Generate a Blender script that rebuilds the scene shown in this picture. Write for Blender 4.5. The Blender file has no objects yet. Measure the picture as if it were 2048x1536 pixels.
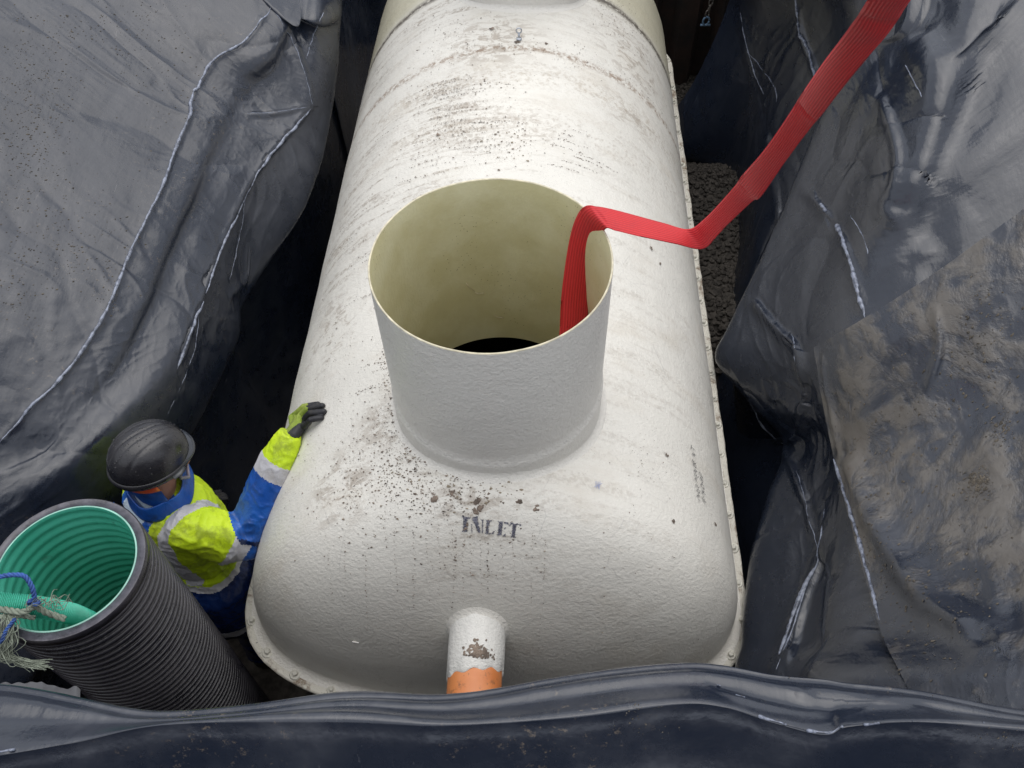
import bpy, bmesh, math, random
import numpy as np
from mathutils import Vector, Matrix
random.seed(7); rng = np.random.default_rng(7)
SC = bpy.context.scene; COL = SC.collection
# ------------------------------------------------------------------ camera
F_PX = 1638.908
CO = np.array([0.159506, 0.0, 3.026635])
CR = np.array([0.99926299, 0.03386232, -0.0180781])
CU = np.array([-0.01682724, 0.80972018, 0.58657487])
CF = np.array([-0.03450099, 0.58583836, -0.80969322])
cam = bpy.data.objects.new('camera', bpy.data.cameras.new('camera')); COL.objects.link(cam)
cam.matrix_world = Matrix(((CR[0], CU[0], -CF[0], CO[0]), (CR[1], CU[1], -CF[1], CO[1]), (CR[2], CU[2], -CF[2], CO[2]), (0, 0, 0, 1)))
cam.data.sensor_width = 36; cam.data.lens = F_PX/2048*36; cam.data.clip_start = .02; cam.data.clip_end = 500
SC.camera = cam
# ------------------------------------------------------------------ light: bright overcast
w = bpy.data.worlds.new('World'); SC.world = w; w.use_nodes = True
nt = w.node_tree; nt.nodes.clear()
sky = nt.nodes.new('ShaderNodeTexSky'); sky.sky_type = 'NISHITA'; sky.sun_disc = False
SUN_EL, SUN_AZ = math.radians(74), math.radians(20)
sky.sun_elevation = SUN_EL; sky.sun_rotation = SUN_AZ; sky.dust_density = 3.0; sky.air_density = 1.0
hs = nt.nodes.new('ShaderNodeHueSaturation'); hs.inputs['Saturation'].default_value = .34; hs.inputs['Value'].default_value = 1.0
bgn = nt.nodes.new('ShaderNodeBackground'); bgn.inputs['Strength'].default_value = .12
wo = nt.nodes.new('ShaderNodeOutputWorld')
nt.links.new(sky.outputs[0], hs.inputs['Color']); mx = nt.nodes.new('ShaderNodeMix'); mx.data_type = 'RGBA'; mx.inputs[0].default_value = .6; mx.inputs[7].default_value = (6.7, 6.9, 7.4, 1)   # cloud cover
nt.links.new(hs.outputs[0], mx.inputs[6]); nt.links.new(mx.outputs[2], bgn.inputs[0]); nt.links.new(bgn.outputs[0], wo.inputs[0])
sl = bpy.data.lights.new('sun', 'SUN'); sl.energy = 1.15; sl.angle = math.radians(75); sl.color = (1, .96, .9)
so = bpy.data.objects.new('sun', sl); COL.objects.link(so)
sd = Vector((math.sin(SUN_AZ)*math.cos(SUN_EL), math.cos(SUN_AZ)*math.cos(SUN_EL), math.sin(SUN_EL)))
so.rotation_euler = sd.to_track_quat('Z', 'Y').to_euler(); so.location = (0, 0, 8)
vs = SC.view_settings; vs.view_transform = 'Standard'; vs.look = 'None'; vs.exposure = 0.39; vs.gamma = 1; vs.use_curve_mapping = False
SC.cycles.max_bounces = 8; SC.cycles.glossy_bounces = 4; SC.cycles.use_denoising = True
# ------------------------------------------------------------------ measuring helpers (photo pixel + a height -> a place)
def at(px, py, z=None, y=None, x=None):
    v = CF + CR*(px-1024)/F_PX - CU*(py-768)/F_PX
    if z is not None: t = (z-CO[2])/v[2]
    elif y is not None: t = (y-CO[1])/v[1]
    else: t = (x-CO[0])/v[0]
    return CO + t*v
def proj(P):
    d = np.asarray(P) - CO; z = d@CF
    return np.stack([1024+F_PX*(d@CR)/z, 768-F_PX*(d@CU)/z], -1)
# ------------------------------------------------------------------ noise (numpy gradient noise)
_perm = rng.permutation(256); _perm = np.concatenate([_perm, _perm, _perm])
_g = rng.normal(size=(256, 3)); _g /= np.linalg.norm(_g, axis=1)[:, None]
def pn(P, f=1.0, off=0.0):
    P = np.asarray(P, float)*f + off
    i = np.floor(P).astype(int); fr = P-i; i &= 255
    u = fr*fr*fr*(fr*(fr*6-15)+10); out = 0
    for dx in (0, 1):
        for dy in (0, 1):
            for dz in (0, 1):
                h = _perm[_perm[_perm[(i[..., 0]+dx) & 255]+((i[..., 1]+dy) & 255)]+((i[..., 2]+dz) & 255)]
                gg = _g[h]; d = fr-np.array([dx, dy, dz])
                wgt = (u[..., 0] if dx else 1-u[..., 0])*(u[..., 1] if dy else 1-u[..., 1])*(u[..., 2] if dz else 1-u[..., 2])
                out = out+wgt*(gg*d).sum(-1)
    return out*1.6
def ridge(P, f=1.0, off=0.0): return 1-np.minimum(1, np.abs(pn(P, f, off))*2.2)
# ------------------------------------------------------------------ object helpers
def tagit(o, label=None, cat=None, group=None, kind=None):
    if label: o['label'] = label
    if cat: o['category'] = cat
    if group: o['group'] = group
    if kind: o['kind'] = kind
    return o
def link(name, me, mats, parent=None, smooth=True):
    o = bpy.data.objects.new(name, me); COL.objects.link(o)
    for m in (mats if isinstance(mats, (list, tuple)) else [mats]):
        if m is not None: me.materials.append(m)
    if smooth and len(me.polygons): me.polygons.foreach_set('use_smooth', [True]*len(me.polygons))
    if parent is not None: o.parent = parent; o.matrix_parent_inverse = parent.matrix_world.inverted()
    return o
def pydata(name, V, Fc, mats, parent=None, smooth=True):
    me = bpy.data.meshes.new(name)
    if isinstance(Fc, np.ndarray):
        me.vertices.add(len(V)); me.vertices.foreach_set('co', np.asarray(V, np.float32).ravel()); n = len(Fc)
        me.loops.add(n*4); me.loops.foreach_set('vertex_index', Fc.astype(np.int32).ravel()); me.polygons.add(n)
        me.polygons.foreach_set('loop_start', np.arange(0, n*4, 4, dtype=np.int32)); me.update(calc_edges=True); me.validate()
    else: me.from_pydata([tuple(map(float, v)) for v in V], [], Fc); me.update()
    return link(name, me, mats, parent, smooth)
def empty(name, loc):
    o = bpy.data.objects.new(name, None); o.location = loc; COL.objects.link(o); o.empty_display_size = .1
    bpy.context.view_layer.update(); return o
def grid_faces(nu, nv, cu=False, cv=False):
    Fc = []
    for i in range(nu if cu else nu-1):
        for j in range(nv if cv else nv-1):
            a = i*nv+j; b = ((i+1) % nu)*nv+j; c = ((i+1) % nu)*nv+(j+1) % nv; d = i*nv+(j+1) % nv
            Fc.append((a, b, c, d))
    return Fc
def frame_path(P):
    P = [Vector(p) for p in P]; T = []
    for i in range(len(P)): T.append((P[min(i+1, len(P)-1)]-P[max(i-1, 0)]).normalized())
    n = T[0].orthogonal().normalized(); N = []
    for t in T: n = (n-t*n.dot(t)).normalized(); N.append(n.copy())
    return P, T, N
def tube_data(P, r, seg=10, cap=True):
    P, T, N = frame_path(P); V = []; rr = r if hasattr(r, '__len__') else [r]*len(P)
    for p, t, n, q in zip(P, T, N, rr):
        b = t.cross(n)
        for k in range(seg):
            a = 2*math.pi*k/seg; V.append(p+(n*math.cos(a)+b*math.sin(a))*q)
    Fc = grid_faces(len(P), seg, False, True)
    if cap: Fc += [tuple(range(seg)), tuple(range((len(P)-1)*seg, len(P)*seg))[::-1]]
    return V, Fc
def tube(name, P, r, mats, parent=None, seg=10):
    V, Fc = tube_data(P, r, seg); return pydata(name, V, Fc, mats, parent)
def lathe(prof, center, axis=Vector((0, 0, 1)), seg=64, xdir=None):
    axis = Vector(axis).normalized(); n = Vector(xdir) if xdir is not None else axis.orthogonal(); n = (n-axis*n.dot(axis)).normalized(); b = axis.cross(n)
    V = []
    for (r, h) in prof:
        for k in range(seg):
            a = 2*math.pi*k/seg; V.append(Vector(center)+axis*h+(n*math.cos(a)+b*math.sin(a))*r)
    return V, grid_faces(len(prof), seg, False, True)
def merge(parts):
    V = []; Fc = []
    for v, f in parts:
        o = len(V); V += list(v); Fc += [tuple(i+o for i in q) for q in f]
    return V, Fc
def catmull(C, n):
    C = np.asarray(C, float); m = len(C)
    E = np.concatenate([[2*C[0]-C[1]], C, [2*C[-1]-C[-2]]])
    t = np.linspace(0, m-1, n); i = np.minimum(t.astype(int), m-2); u = (t-i)
    u = u.reshape((-1,)+(1,)*(C.ndim-1))
    a, b, c, d = E[i], E[i+1], E[i+2], E[i+3]
    return .5*((2*b)+(-a+c)*u+(2*a-5*b+4*c-d)*u*u+(-a+3*b-3*c+d)*u**3)
# ------------------------------------------------------------------ materials
class M:
    def __init__(s, name):
        s.m = bpy.data.materials.new(name); s.m.use_nodes = True; s.t = s.m.node_tree; s.t.nodes.clear()
        s.b = s.t.nodes.new('ShaderNodeBsdfPrincipled'); s.o = s.t.nodes.new('ShaderNodeOutputMaterial'); s.t.links.new(s.b.outputs[0], s.o.inputs[0])
        s.tc = s.t.nodes.new('ShaderNodeTexCoord')
    def set(s, k, v):
        if isinstance(v, bpy.types.NodeSocket): s.t.links.new(v, s.b.inputs[k])
        else: s.b.inputs[k].default_value = (*v, 1) if isinstance(v, tuple) and len(v) == 3 else v
        return s
    def map(s, scale=(1, 1, 1), rot=(0, 0, 0), loc=(0, 0, 0), src='Object'):
        n = s.t.nodes.new('ShaderNodeMapping'); n.inputs['Scale'].default_value = scale; n.inputs['Rotation'].default_value = rot; n.inputs['Location'].default_value = loc
        s.t.links.new(s.tc.outputs[src], n.inputs[0]); return n.outputs[0]
    def noise(s, scale, detail=4, rough=.55, vec=None, dist=0, out=0):
        n = s.t.nodes.new('ShaderNodeTexNoise'); n.inputs['Scale'].default_value = scale; n.inputs['Detail'].default_value = detail
        n.inputs['Roughness'].default_value = rough; n.inputs['Distortion'].default_value = dist
        s.t.links.new(vec if vec is not None else s.tc.outputs['Object'], n.inputs['Vector']); return n.outputs[out]
    def vor(s, scale, vec=None, feat='F1', out=0, rnd=1):
        n = s.t.nodes.new('ShaderNodeTexVoronoi'); n.feature = feat; n.inputs['Scale'].default_value = scale; n.inputs['Randomness'].default_value = rnd
        s.t.links.new(vec if vec is not None else s.tc.outputs['Object'], n.inputs['Vector']); return n.outputs[out]
    def ramp(s, v, a, b, lo=0.0, hi=1.0):
        n = s.t.nodes.new('ShaderNodeMapRange'); n.inputs[1].default_value = a; n.inputs[2].default_value = b; n.inputs[3].default_value = lo; n.inputs[4].default_value = hi
        n.interpolation_type = 'SMOOTHSTEP'
        s.t.links.new(v, n.inputs[0]); return n.outputs[0]
    def math(s, op, a, b=None):
        n = s.t.nodes.new('ShaderNodeMath'); n.operation = op
        for i, q in enumerate((a, b)):
            if q is None: continue
            if isinstance(q, bpy.types.NodeSocket): s.t.links.new(q, n.inputs[i])
            else: n.inputs[i].default_value = q
        return n.outputs[0]
    def mix(s, f, a, b):
        n = s.t.nodes.new('ShaderNodeMix'); n.data_type = 'RGBA'
        for k, q in ((0, f), (6, a), (7, b)):
            if isinstance(q, bpy.types.NodeSocket): s.t.links.new(q, n.inputs[k])
            else: n.inputs[k].default_value = (*q, 1) if isinstance(q, tuple) else q
        return n.outputs[2]
    def sep(s, vec=None):
        n = s.t.nodes.new('ShaderNodeSeparateXYZ'); s.t.links.new(vec if vec is not None else s.tc.outputs['Object'], n.inputs[0]); return n.outputs
    def bump(s, h, dist=.01, strength=1.0, prev=None):
        n = s.t.nodes.new('ShaderNodeBump'); n.inputs['Distance'].default_value = dist; n.inputs['Strength'].default_value = strength
        s.t.links.new(h, n.inputs['Height'])
        if prev is not None: s.t.links.new(prev, n.inputs['Normal'])
        s.t.links.new(n.outputs[0], s.b.inputs['Normal']); return n.outputs[0]
def simple(name, col, rough=.5, spec=.5, metal=0.0, var=.25, scale=12, bump=.0, bscale=60):
    m = M(name); n = m.noise(scale, 5)
    m.set('Base Color', m.mix(m.ramp(n, .3, .7), tuple(c*(1-var) for c in col), tuple(min(1, c*(1+var)) for c in col)))
    m.set('Roughness', m.ramp(n, .2, .8, rough*.85, min(1, rough*1.15))); m.set('Specular IOR Level', spec); m.set('Metallic', metal)
    if bump: m.bump(m.noise(bscale, 4), bump)
    return m.m
def grp_mat(name, base=(.76, .738, .675), stain=True, sc=1.0):
    m = M(name)
    col = m.mix(m.ramp(m.noise(2.2, 5), .35, .7), base, tuple(c*.93 for c in base))
    x, y, z = m.sep()[0:3]
    if stain:
        # dirty rings left round the shell by slings
        vr = m.map((3, 26, 3)); rings = m.noise(1.0, 7, .62, vr, .4)
        big = m.noise(1.1, 3, .5, m.map(loc=(3.1, .4, 0)))
        msk = m.math('MULTIPLY', m.ramp(rings, .47, .64), m.ramp(big, .40, .58))
        left = m.ramp(x, .35, -.35, .35, 1.0)
        msk = m.math('MULTIPLY', msk, left)
        fine = m.ramp(m.noise(55, 6, .7), .4, .6)
        col = m.mix(m.math('MULTIPLY', m.math('MULTIPLY', msk, fine), .72), col, (.25, .195, .14))
        # broad faint brown film
        film = m.math('MULTIPLY', m.ramp(m.noise(3.2, 6, .6, m.map((1, 2.2, 1), loc=(7, 1, 2))), .5, .75), .28)
        col = m.mix(film, col, (.5, .43, .33))
        far = m.ramp(y, 3.95, 4.15)
        col = m.mix(m.math('MULTIPLY', far, .75), col, (.5, .47, .33))
        # seam dirt at the joint and a cracked arc before the second turret
        def band(yc, wd, k, thr=.45):
            wob = m.math('ADD', y, m.math('MULTIPLY', m.math('SUBTRACT', m.noise(2.5, 3), .5), .10))
            d = m.math('ABSOLUTE', m.math('SUBTRACT', wob, yc))
            return m.math('MULTIPLY', m.math('MULTIPLY', m.ramp(d, wd, 0), m.ramp(m.noise(42, 6, .75), thr, thr+.14)), k)
        col = m.mix(band(4.03, .05, .95, .36), col, (.1, .085, .07))
        col = m.mix(band(3.42, .045, .8, .44), col, (.24, .15, .09))
        col = m.mix(band(3.22, .14, .45, .47), col, (.34, .27, .19))
        col = m.mix(band(2.9, .22, .38, .5), col, (.32, .26, .2))
        # small dark flecks
        v = m.vor(150); sz = m.noise(4.0, 4, .6, m.map(loc=(1, 5, 0)))
        fl = m.math('MULTIPLY', m.ramp(v, .17, .1), m.ramp(sz, .53, .62))
        col = m.mix(m.math('MULTIPLY', fl, .85), col, (.12, .1, .08))
        for (cx_, cy_, cz_, rad_, thr_, kk_) in SMEARS:
            vd = m.t.nodes.new('ShaderNodeVectorMath'); vd.operation = 'DISTANCE'; m.t.links.new(m.tc.outputs['Object'], vd.inputs[0]); vd.inputs[1].default_value = (cx_, cy_, cz_)
            near_ = m.ramp(vd.outputs['Value'], rad_, rad_*.15)
            a_ = m.ramp(m.noise(13, 8, .72, m.map((1, 1.6, 1), rot=(0, 0, .5), loc=(cx_, cy_, 0)), .6), thr_, thr_+.12)
            col = m.mix(m.math('MULTIPLY', m.math('MULTIPLY', near_, a_), kk_), col, (.27, .21, .155))
        # faint scuffs
        sc_ = m.ramp(m.vor(5.5, m.map((1, 1.5, 1), rot=(0, 0, .6)), 'DISTANCE_TO_EDGE'), .012, .0)
        col = m.mix(m.math('MULTIPLY', m.math('MULTIPLY', sc_, m.ramp(m.noise(6, 3), .5, .65)), .3), col, (.3, .29, .28))
    m.set('Base Color', col); m.set('Roughness', m.ramp(m.noise(20, 3), .3, .7, .36, .5)); m.set('Specular IOR Level', .45)
    m.set('Coat Weight', .12); m.set('Coat Roughness', .25)
    kb = 1.0 if stain else 1.35
    b = m.bump(m.noise(9*sc, 3, .5), .006, .8)
    b = m.bump(m.noise(72*sc, 3, .6, m.map((1, 1.5, 1))), 0.0030*kb, 1.0, b)
    m.bump(m.noise(230*sc, 2, .6), .0010*kb, .8, b)
    return m.m
def liner_mat(name, base=(.010, .015, .028), dust_sheen=.35, mud=0.0, rough=.26, spec=.85):
    m = M(name)
    n1 = m.noise(1.7, 6, .6); n2 = m.noise(7.5, 6, .65)
    d = m.math('MULTIPLY', m.ramp(n1, .38, .68), m.ramp(n2, .25, .7))
    col = m.mix(m.math('MULTIPLY', d, dust_sheen), base, (.104, .110, .128))  # dust film, its colour tinted blue to suggest sky gloss
    spots = m.math('MULTIPLY', m.ramp(m.noise(48, 5, .75), .58, .68), m.ramp(m.noise(2.6, 4, .6, m.map(loc=(4, 4, 1))), .5, .66))
    col = m.mix(m.math('MULTIPLY', spots, min(1, dust_sheen*1.6)), col, (.16, .13, .10))
    r = m.ramp(n2, .3, .75, rough*.8, rough*1.35)
    r = m.math('ADD', r, m.math('MULTIPLY', d, .22*min(1, dust_sheen*2)))
    if mud:
        vv = m.map((1, 1, 1.6), rot=(.3, .5, .2))
        a = m.ramp(m.noise(2.6, 7, .62, vv, .3), .43, .55)
        b2 = m.ramp(m.noise(9, 6, .62, vv, .4), .33, .55)
        mm = m.math('MULTIPLY', a, b2)
        mc = m.mix(m.ramp(m.noise(6, 5), .3, .7), (.115, .098, .076), (.165, .148, .125))
        col = m.mix(m.math('MULTIPLY', mm, mud), col, mc)
        r = m.math('ADD', r, m.math('MULTIPLY', mm, .4*mud))
        cl = m.ramp(m.noise(34, 6, .7), .6, .68); cl = m.math('MULTIPLY', cl, a)
        col = m.mix(m.math('MULTIPLY', cl, mud), col, (.05, .035, .025))
    scr = m.math('MULTIPLY', m.ramp(m.noise(1.0, 5, .7, m.map((90, 5, 30), rot=(.2, .1, .6))), .64, .70), m.ramp(m.noise(3, 3), .48, .6))
    col = m.mix(m.math('MULTIPLY', scr, .35), col, (.17, .17, .18))
    m.set('Base Color', col); m.set('Roughness', r); m.set('Specular IOR Level', spec)
    b = m.bump(m.noise(5.5, 5, .55, m.map((1, .35, 1), rot=(.2, .1, .8)), .6), .008, .5)
    b = m.bump(m.noise(15, 3, .5, m.map((1, .22, .8), rot=(.15, .1, .75)), .35), .0055, .6, b)
    b = m.bump(m.noise(34, 2, .5, m.map((.3, 1, 1), rot=(0, .2, .3)), .2), .0013, .5, b)
    if mud: b = m.bump(mm, .004, .8, b)
    m.bump(m.noise(60, 4, .6), .0012, .6, b)
    return m.m
SMEARS = [(-.45, 1.22, .77, .20, .46, .65), (-.62, 1.95, .62, .30, .50, .6), (-.34, 1.42, .83, .16, .46, .5), (-.12, 2.9, .9, .30, .50, .45), (-.05, 1.12, .88, .18, .47, .5), (-.1, 3.5, .9, .35, .47, .6), (.6, 3.7, .68, .4, .48, .55), (-.3, 2.45, .85, .16, .48, .6), (.1, 2.85, .9, .2, .5, .45), (.55, 3.2, .72, .25, .5, .5), (.72, 2.1, .5, .12, .5, .4)]
GRP = grp_mat('fibreglass_shell'); GRPR = grp_mat('fibreglass_riser', (.77, .745, .685), False, 1.1); GRPF = grp_mat('fibreglass_flange', (.74, .70, .60), False)
LIN_L = liner_mat('liner_left', dust_sheen=.36, rough=.26, spec=.74); LIN_D = liner_mat('liner_dark', dust_sheen=.05, rough=.3); LIN_R = liner_mat('liner_right', dust_sheen=.13, rough=.24, spec=.8)
LIN_M = liner_mat('liner_muddy', dust_sheen=.3, mud=.66, rough=.27); LIN_F = liner_mat('liner_front', dust_sheen=.5, rough=.24)  # front sheet's pale film is raised to imitate a bright cloud reflection
# ================================================================== the ground, the pit
Z0 = 1.58
soil = M('soil'); sn = soil.noise(6, 8, .65); soil.set('Base Color', soil.mix(soil.ramp(sn, .3, .7), (.07, .05, .035), (.15, .115, .08))); soil.set('Roughness', .9); soil.bump(sn, .03)
def ground():
    # one sheet reaching far out, with the pit sunk in its middle
    xs = [-200, -40, -12, -6, -4, -3, -2.75, 2.75, 3, 4, 6, 12, 40, 200]; ys = [-200, -40, -12, -5, -2, -1, -.3, 8.0, 8.5, 10, 14, 40, 200]
    V = []; Fc = []
    for x in xs:
        for y in ys:
            far = max(abs(x), abs(y-3)) > 9
            V.append((x, y, Z0+(.0 if not far else -.05)+.03*math.sin(x*1.7+y)*(abs(x) < 12)))
    ny = len(ys)
    for i in range(len(xs)-1):
        for j in range(ny-1):
            if xs[i] == -2.75 and ys[j] == -.3: continue
            Fc.append((i*ny+j, (i+1)*ny+j, (i+1)*ny+j+1, i*ny+j+1))
    # pit sides of raw earth behind the liners and the floor
    b = len(V); c = [(-2.75, -.3), (2.75, -.3), (2.75, 8.0), (-2.75, 8.0)]
    for x, y in c: V.append((x, y, Z0+.03*math.sin(x*1.7+y)))
    for x, y in c: V.append((x*.97, y, -1.3))
    for k in range(4): Fc.append((b+k, b+(k+1) % 4, b+4+(k+1) % 4, b+4+k))
    Fc.append((b+4, b+5, b+6, b+7))
    tagit(pydata('ground', V, Fc, soil.m, smooth=False), kind='structure')
ground()
gm = M('dark_gravel'); gn = gm.noise(30, 5); gm.set('Base Color', gm.mix(gm.ramp(gn, .3, .7), (.028, .024, .02), (.075, .065, .055))); gm.set('Roughness', .85); gm.bump(gn, .006)
def floor():
    nx, ny = 70, 110; X, Y = np.meshgrid(np.linspace(-2.4, 2.4, nx), np.linspace(.2, 7.6, ny), indexing='ij')
    P = np.stack([X, Y, 0*X], -1); Z = -.92+.03*pn(P, 1.7)+.012*pn(P, 9)
    V = np.stack([X, Y, Z], -1).reshape(-1, 3)
    tagit(pydata('pit_floor', V, grid_faces(nx, ny), gm.m), kind='structure')
floor()
def heap_z(x, y, side):
    # backfill thrown between the tank and the liner
    if side > 0: return -.40-.42*np.clip((2.95-y)/.5, 0, 1)**1.2-.38*np.clip((y-4.15)/.5, 0, 1)+.05*np.sin(y*3.1)
    return -.46-.5*np.clip(np.abs(y-4.0)/.75, 0, 1)**1.5
def gravel():
    ico = bmesh.new(); bmesh.ops.create_icosphere(ico, subdivisions=1, radius=1)
    iv = np.array([v.co[:] for v in ico.verts]); jf = [tuple(v.index for v in f.verts) for f in ico.faces]; ico.free()
    for side, x0, x1, y0, y1, n, nm in ((1, .86, 1.62, 2.2, 6.0, 7500, 'right'), (-1, -1.5, -.86, 3.2, 4.8, 900, 'left')):
        nx, ny = 26, 110; X, Y = np.meshgrid(np.linspace(x0, x1, nx), np.linspace(y0, y1, ny), indexing='ij')
        P = np.stack([X, Y, 0*X], -1); Z = heap_z(X, Y, side)+.02*pn(P, 4)+.012*pn(P, 22)
        parts = [(list(np.stack([X, Y, Z], -1).reshape(-1, 3)), grid_faces(nx, ny))]
        V = list(parts[0][0]); Fc = list(parts[0][1])
        for k in range(n):
            x = rng.uniform(x0, x1); y = rng.uniform(y0, y1); s = rng.uniform(.007, .019)*(1.15 if y < 3.6 else 1)
            zz = float(heap_z(x, y, side))+.02*float(pn([[x, y, 0]], 4)[0])+rng.uniform(-.002, .014)
            R = rng.uniform(.7, 1.3, 3); a = rng.uniform(0, 6.28); ca, sa = math.cos(a), math.sin(a)
            q = iv*R*s*rng.uniform(.85, 1.15, (len(iv), 1)); q = np.stack([q[:, 0]*ca-q[:, 1]*sa, q[:, 0]*sa+q[:, 1]*ca, q[:, 2]*.75], 1)+[x, y, zz]
            o = len(V); V += list(q); Fc += [tuple(i+o for i in f) for f in jf]
        tagit(pydata('gravel', V, Fc, gm.m, smooth=False), 'dark loose gravel backfill lying between the tank and the %s-hand liner' % nm if side > 0 else 'small patch of dark gravel left of the cream tank', 'gravel', kind='stuff')
gravel()
# ================================================================== liner sheets
def W(x, y, z): return np.array([x, y, z], float)
def net(rows):
    return np.array([[p if isinstance(p, np.ndarray) else at(p[0], p[1], z=p[2]) for p in r] for r in rows])
def poly_dist(P, L):
    sh = P.shape[:-1]; P = P.reshape(-1, 3); best = np.full(len(P), 1e9); side = np.zeros(len(P))
    for a, b in zip(L[:-1], L[1:]):
        ab = b-a; t = np.clip(((P-a)@ab)/(ab@ab), 0, 1); d = P-(a+t[:, None]*ab); dd = np.linalg.norm(d, axis=1)
        k = dd < best; best[k] = dd[k]
        s = np.cross(ab, d)[:, 2]; side[k] = np.sign(s[k])
    return best.reshape(sh), side.reshape(sh)
class Sheet:
    def __init__(s, rows, nu, nv):
        C = net(rows) if not isinstance(rows, np.ndarray) else rows
        A = catmull(C, nu); A = catmull(A.transpose(1, 0, 2), nv).transpose(1, 0, 2); s.P = A; s.nu, s.nv = nu, nv; s.base = A.copy(); s.normals()
    def normals(s):
        du = np.gradient(s.P, axis=0); dv = np.gradient(s.P, axis=1); N = np.cross(du, dv); N /= np.linalg.norm(N, axis=-1)[..., None]+1e-9
        if N[..., 2].mean() < 0: N = -N
        s.N = N
    def onto(s, pts):
        q = proj(s.base).reshape(-1, 2); B = s.P.reshape(-1, 3); out = []
        for p in pts:
            d = ((q-np.array(p))**2).sum(1); out.append(B[d.argmin()])
        return out
    def crease(s, pts, h=.02, wl=.03, wr=.03, jag=.22):
        L = catmull(np.array(s.onto(pts)), len(pts)*12); K_ = np.ones(7)/7; Lp = np.concatenate([np.repeat(L[:1], 3, 0), L, np.repeat(L[-1:], 3, 0)]); L = np.stack([np.convolve(Lp[:, c], K_, 'valid') for c in range(3)], 1)
        d, sd = poly_dist(s.P, L)
        de = np.minimum(np.linalg.norm(s.P-L[0], axis=-1), np.linalg.norm(s.P-L[-1], axis=-1)); wdt = np.where(sd > 0, wl, wr); k = np.exp(-(d/(wdt*.6))**2)
        m = (1+jag*pn(s.P, 9))*np.clip(de/.08, .1, 1)
        s.P = s.P+s.N*(h*k*m)[..., None]
        s.normals(); return s
    def disp(s, d): s.P = s.P+s.N*d[..., None]; s.normals(); return s
    def crumple(s, big=.02, mid=.012, fine=.004, rot=.7, off=0.0, f=1.0, calm=None):
        P = s.base; c, sn = math.cos(rot), math.sin(rot)
        Q = np.stack([P[..., 0]*c+P[..., 1]*sn, (-P[..., 0]*sn+P[..., 1]*c), P[..., 2]], -1)
        wp = np.stack([pn(P, 1.5, 11+off), pn(P, 1.5, 23+off), pn(P, 1.5, 37+off)], -1)*.25
        A = (Q+wp)*np.array([1, .33, 1.0])
        mask = np.clip(.5+1.3*pn(P, 1.1, 51+off), 0, 1)
        d = big*pn(P, 1.3*f, off)+mid*(ridge(A, 3.2*f, 5+off)**2)*mask+mid*.7*(ridge(A, 6.5*f, 15+off)**2.5)*np.clip(.4+1.5*pn(P, 1.7, 71+off), 0, 1)
        d = d-mid*.8*(ridge(Q+wp, 2.1*f, 25+off)**5)
        B = (np.stack([P[..., 0]*.6-P[..., 1]*.8, P[..., 0]*.8+P[..., 1]*.6, P[..., 2]], -1)+wp)*np.array([1, .5, 1])
        d = d+fine*(ridge(B, 11*f, 9+off)**2)*np.clip(.3+1.5*pn(P, 2.3, 91+off), 0, 1)+fine*.5*(ridge(Q+wp, 19*f, 19+off)**2)
        if calm is not None:
            c0, c1, k = calm; u = np.linspace(0, 1, s.nu)[:, None]; g = np.clip((u-c0)/(c1-c0), 0, 1); d = d*(1-(1-k)*g)
        return s.disp(d)
    def build(s, name, mats, label, cat='plastic sheet', parent=None, group=None):
        I = np.arange(s.nu*s.nv).reshape(s.nu, s.nv); Fq = np.stack([I[:-1, :-1], I[1:, :-1], I[1:, 1:], I[:-1, 1:]], -1).reshape(-1, 4)
        o = pydata(name, s.P.reshape(-1, 3), Fq, mats, parent)
        if label: tagit(o, label, cat, group)
        return o
glint = M('fold_glint'); scn = glint.noise(45, 6, .7); glint.set('Base Color', glint.mix(glint.ramp(scn, .36, .6), (.05, .06, .09), (.25, .28, .36))); glint.set('Roughness', .32); glint.set('Specular IOR Level', .8); glint.bump(scn, .002)  # bluish white that stands in for highlights on the creases
def lip(S, parent, pts, rad=.006, seed=0):
    # a thin raised fold, its pale colour painting the sky glint along a crease
    C = catmull(np.array(pts, float), len(pts)*14); Q = np.array(S.onto(C)); K_ = np.ones(5)/5
    Lp = np.concatenate([np.repeat(Q[:1], 2, 0), Q, np.repeat(Q[-1:], 2, 0)]); Q = np.stack([np.convolve(Lp[:, c], K_, 'valid') for c in range(3)], 1); Q = catmull(Q, len(Q)*2)
    t = np.linspace(0, 1, len(Q)); env = np.minimum(1, np.minimum(t, 1-t)*9)**.6
    rr = rad*env*(.35+.9*np.abs(pn(Q, 9, seed+.3))+.5*np.abs(pn(Q, 34, seed)))+.0004
    Q = Q+np.stack([pn(Q, 22, 5), pn(Q, 22, 6), 0*t], 1)*.003
    V, Fc = tube_data([tuple(q) for q in Q], list(rr), 8); return pydata('fold', V, Fc, glint.m, parent)
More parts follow.
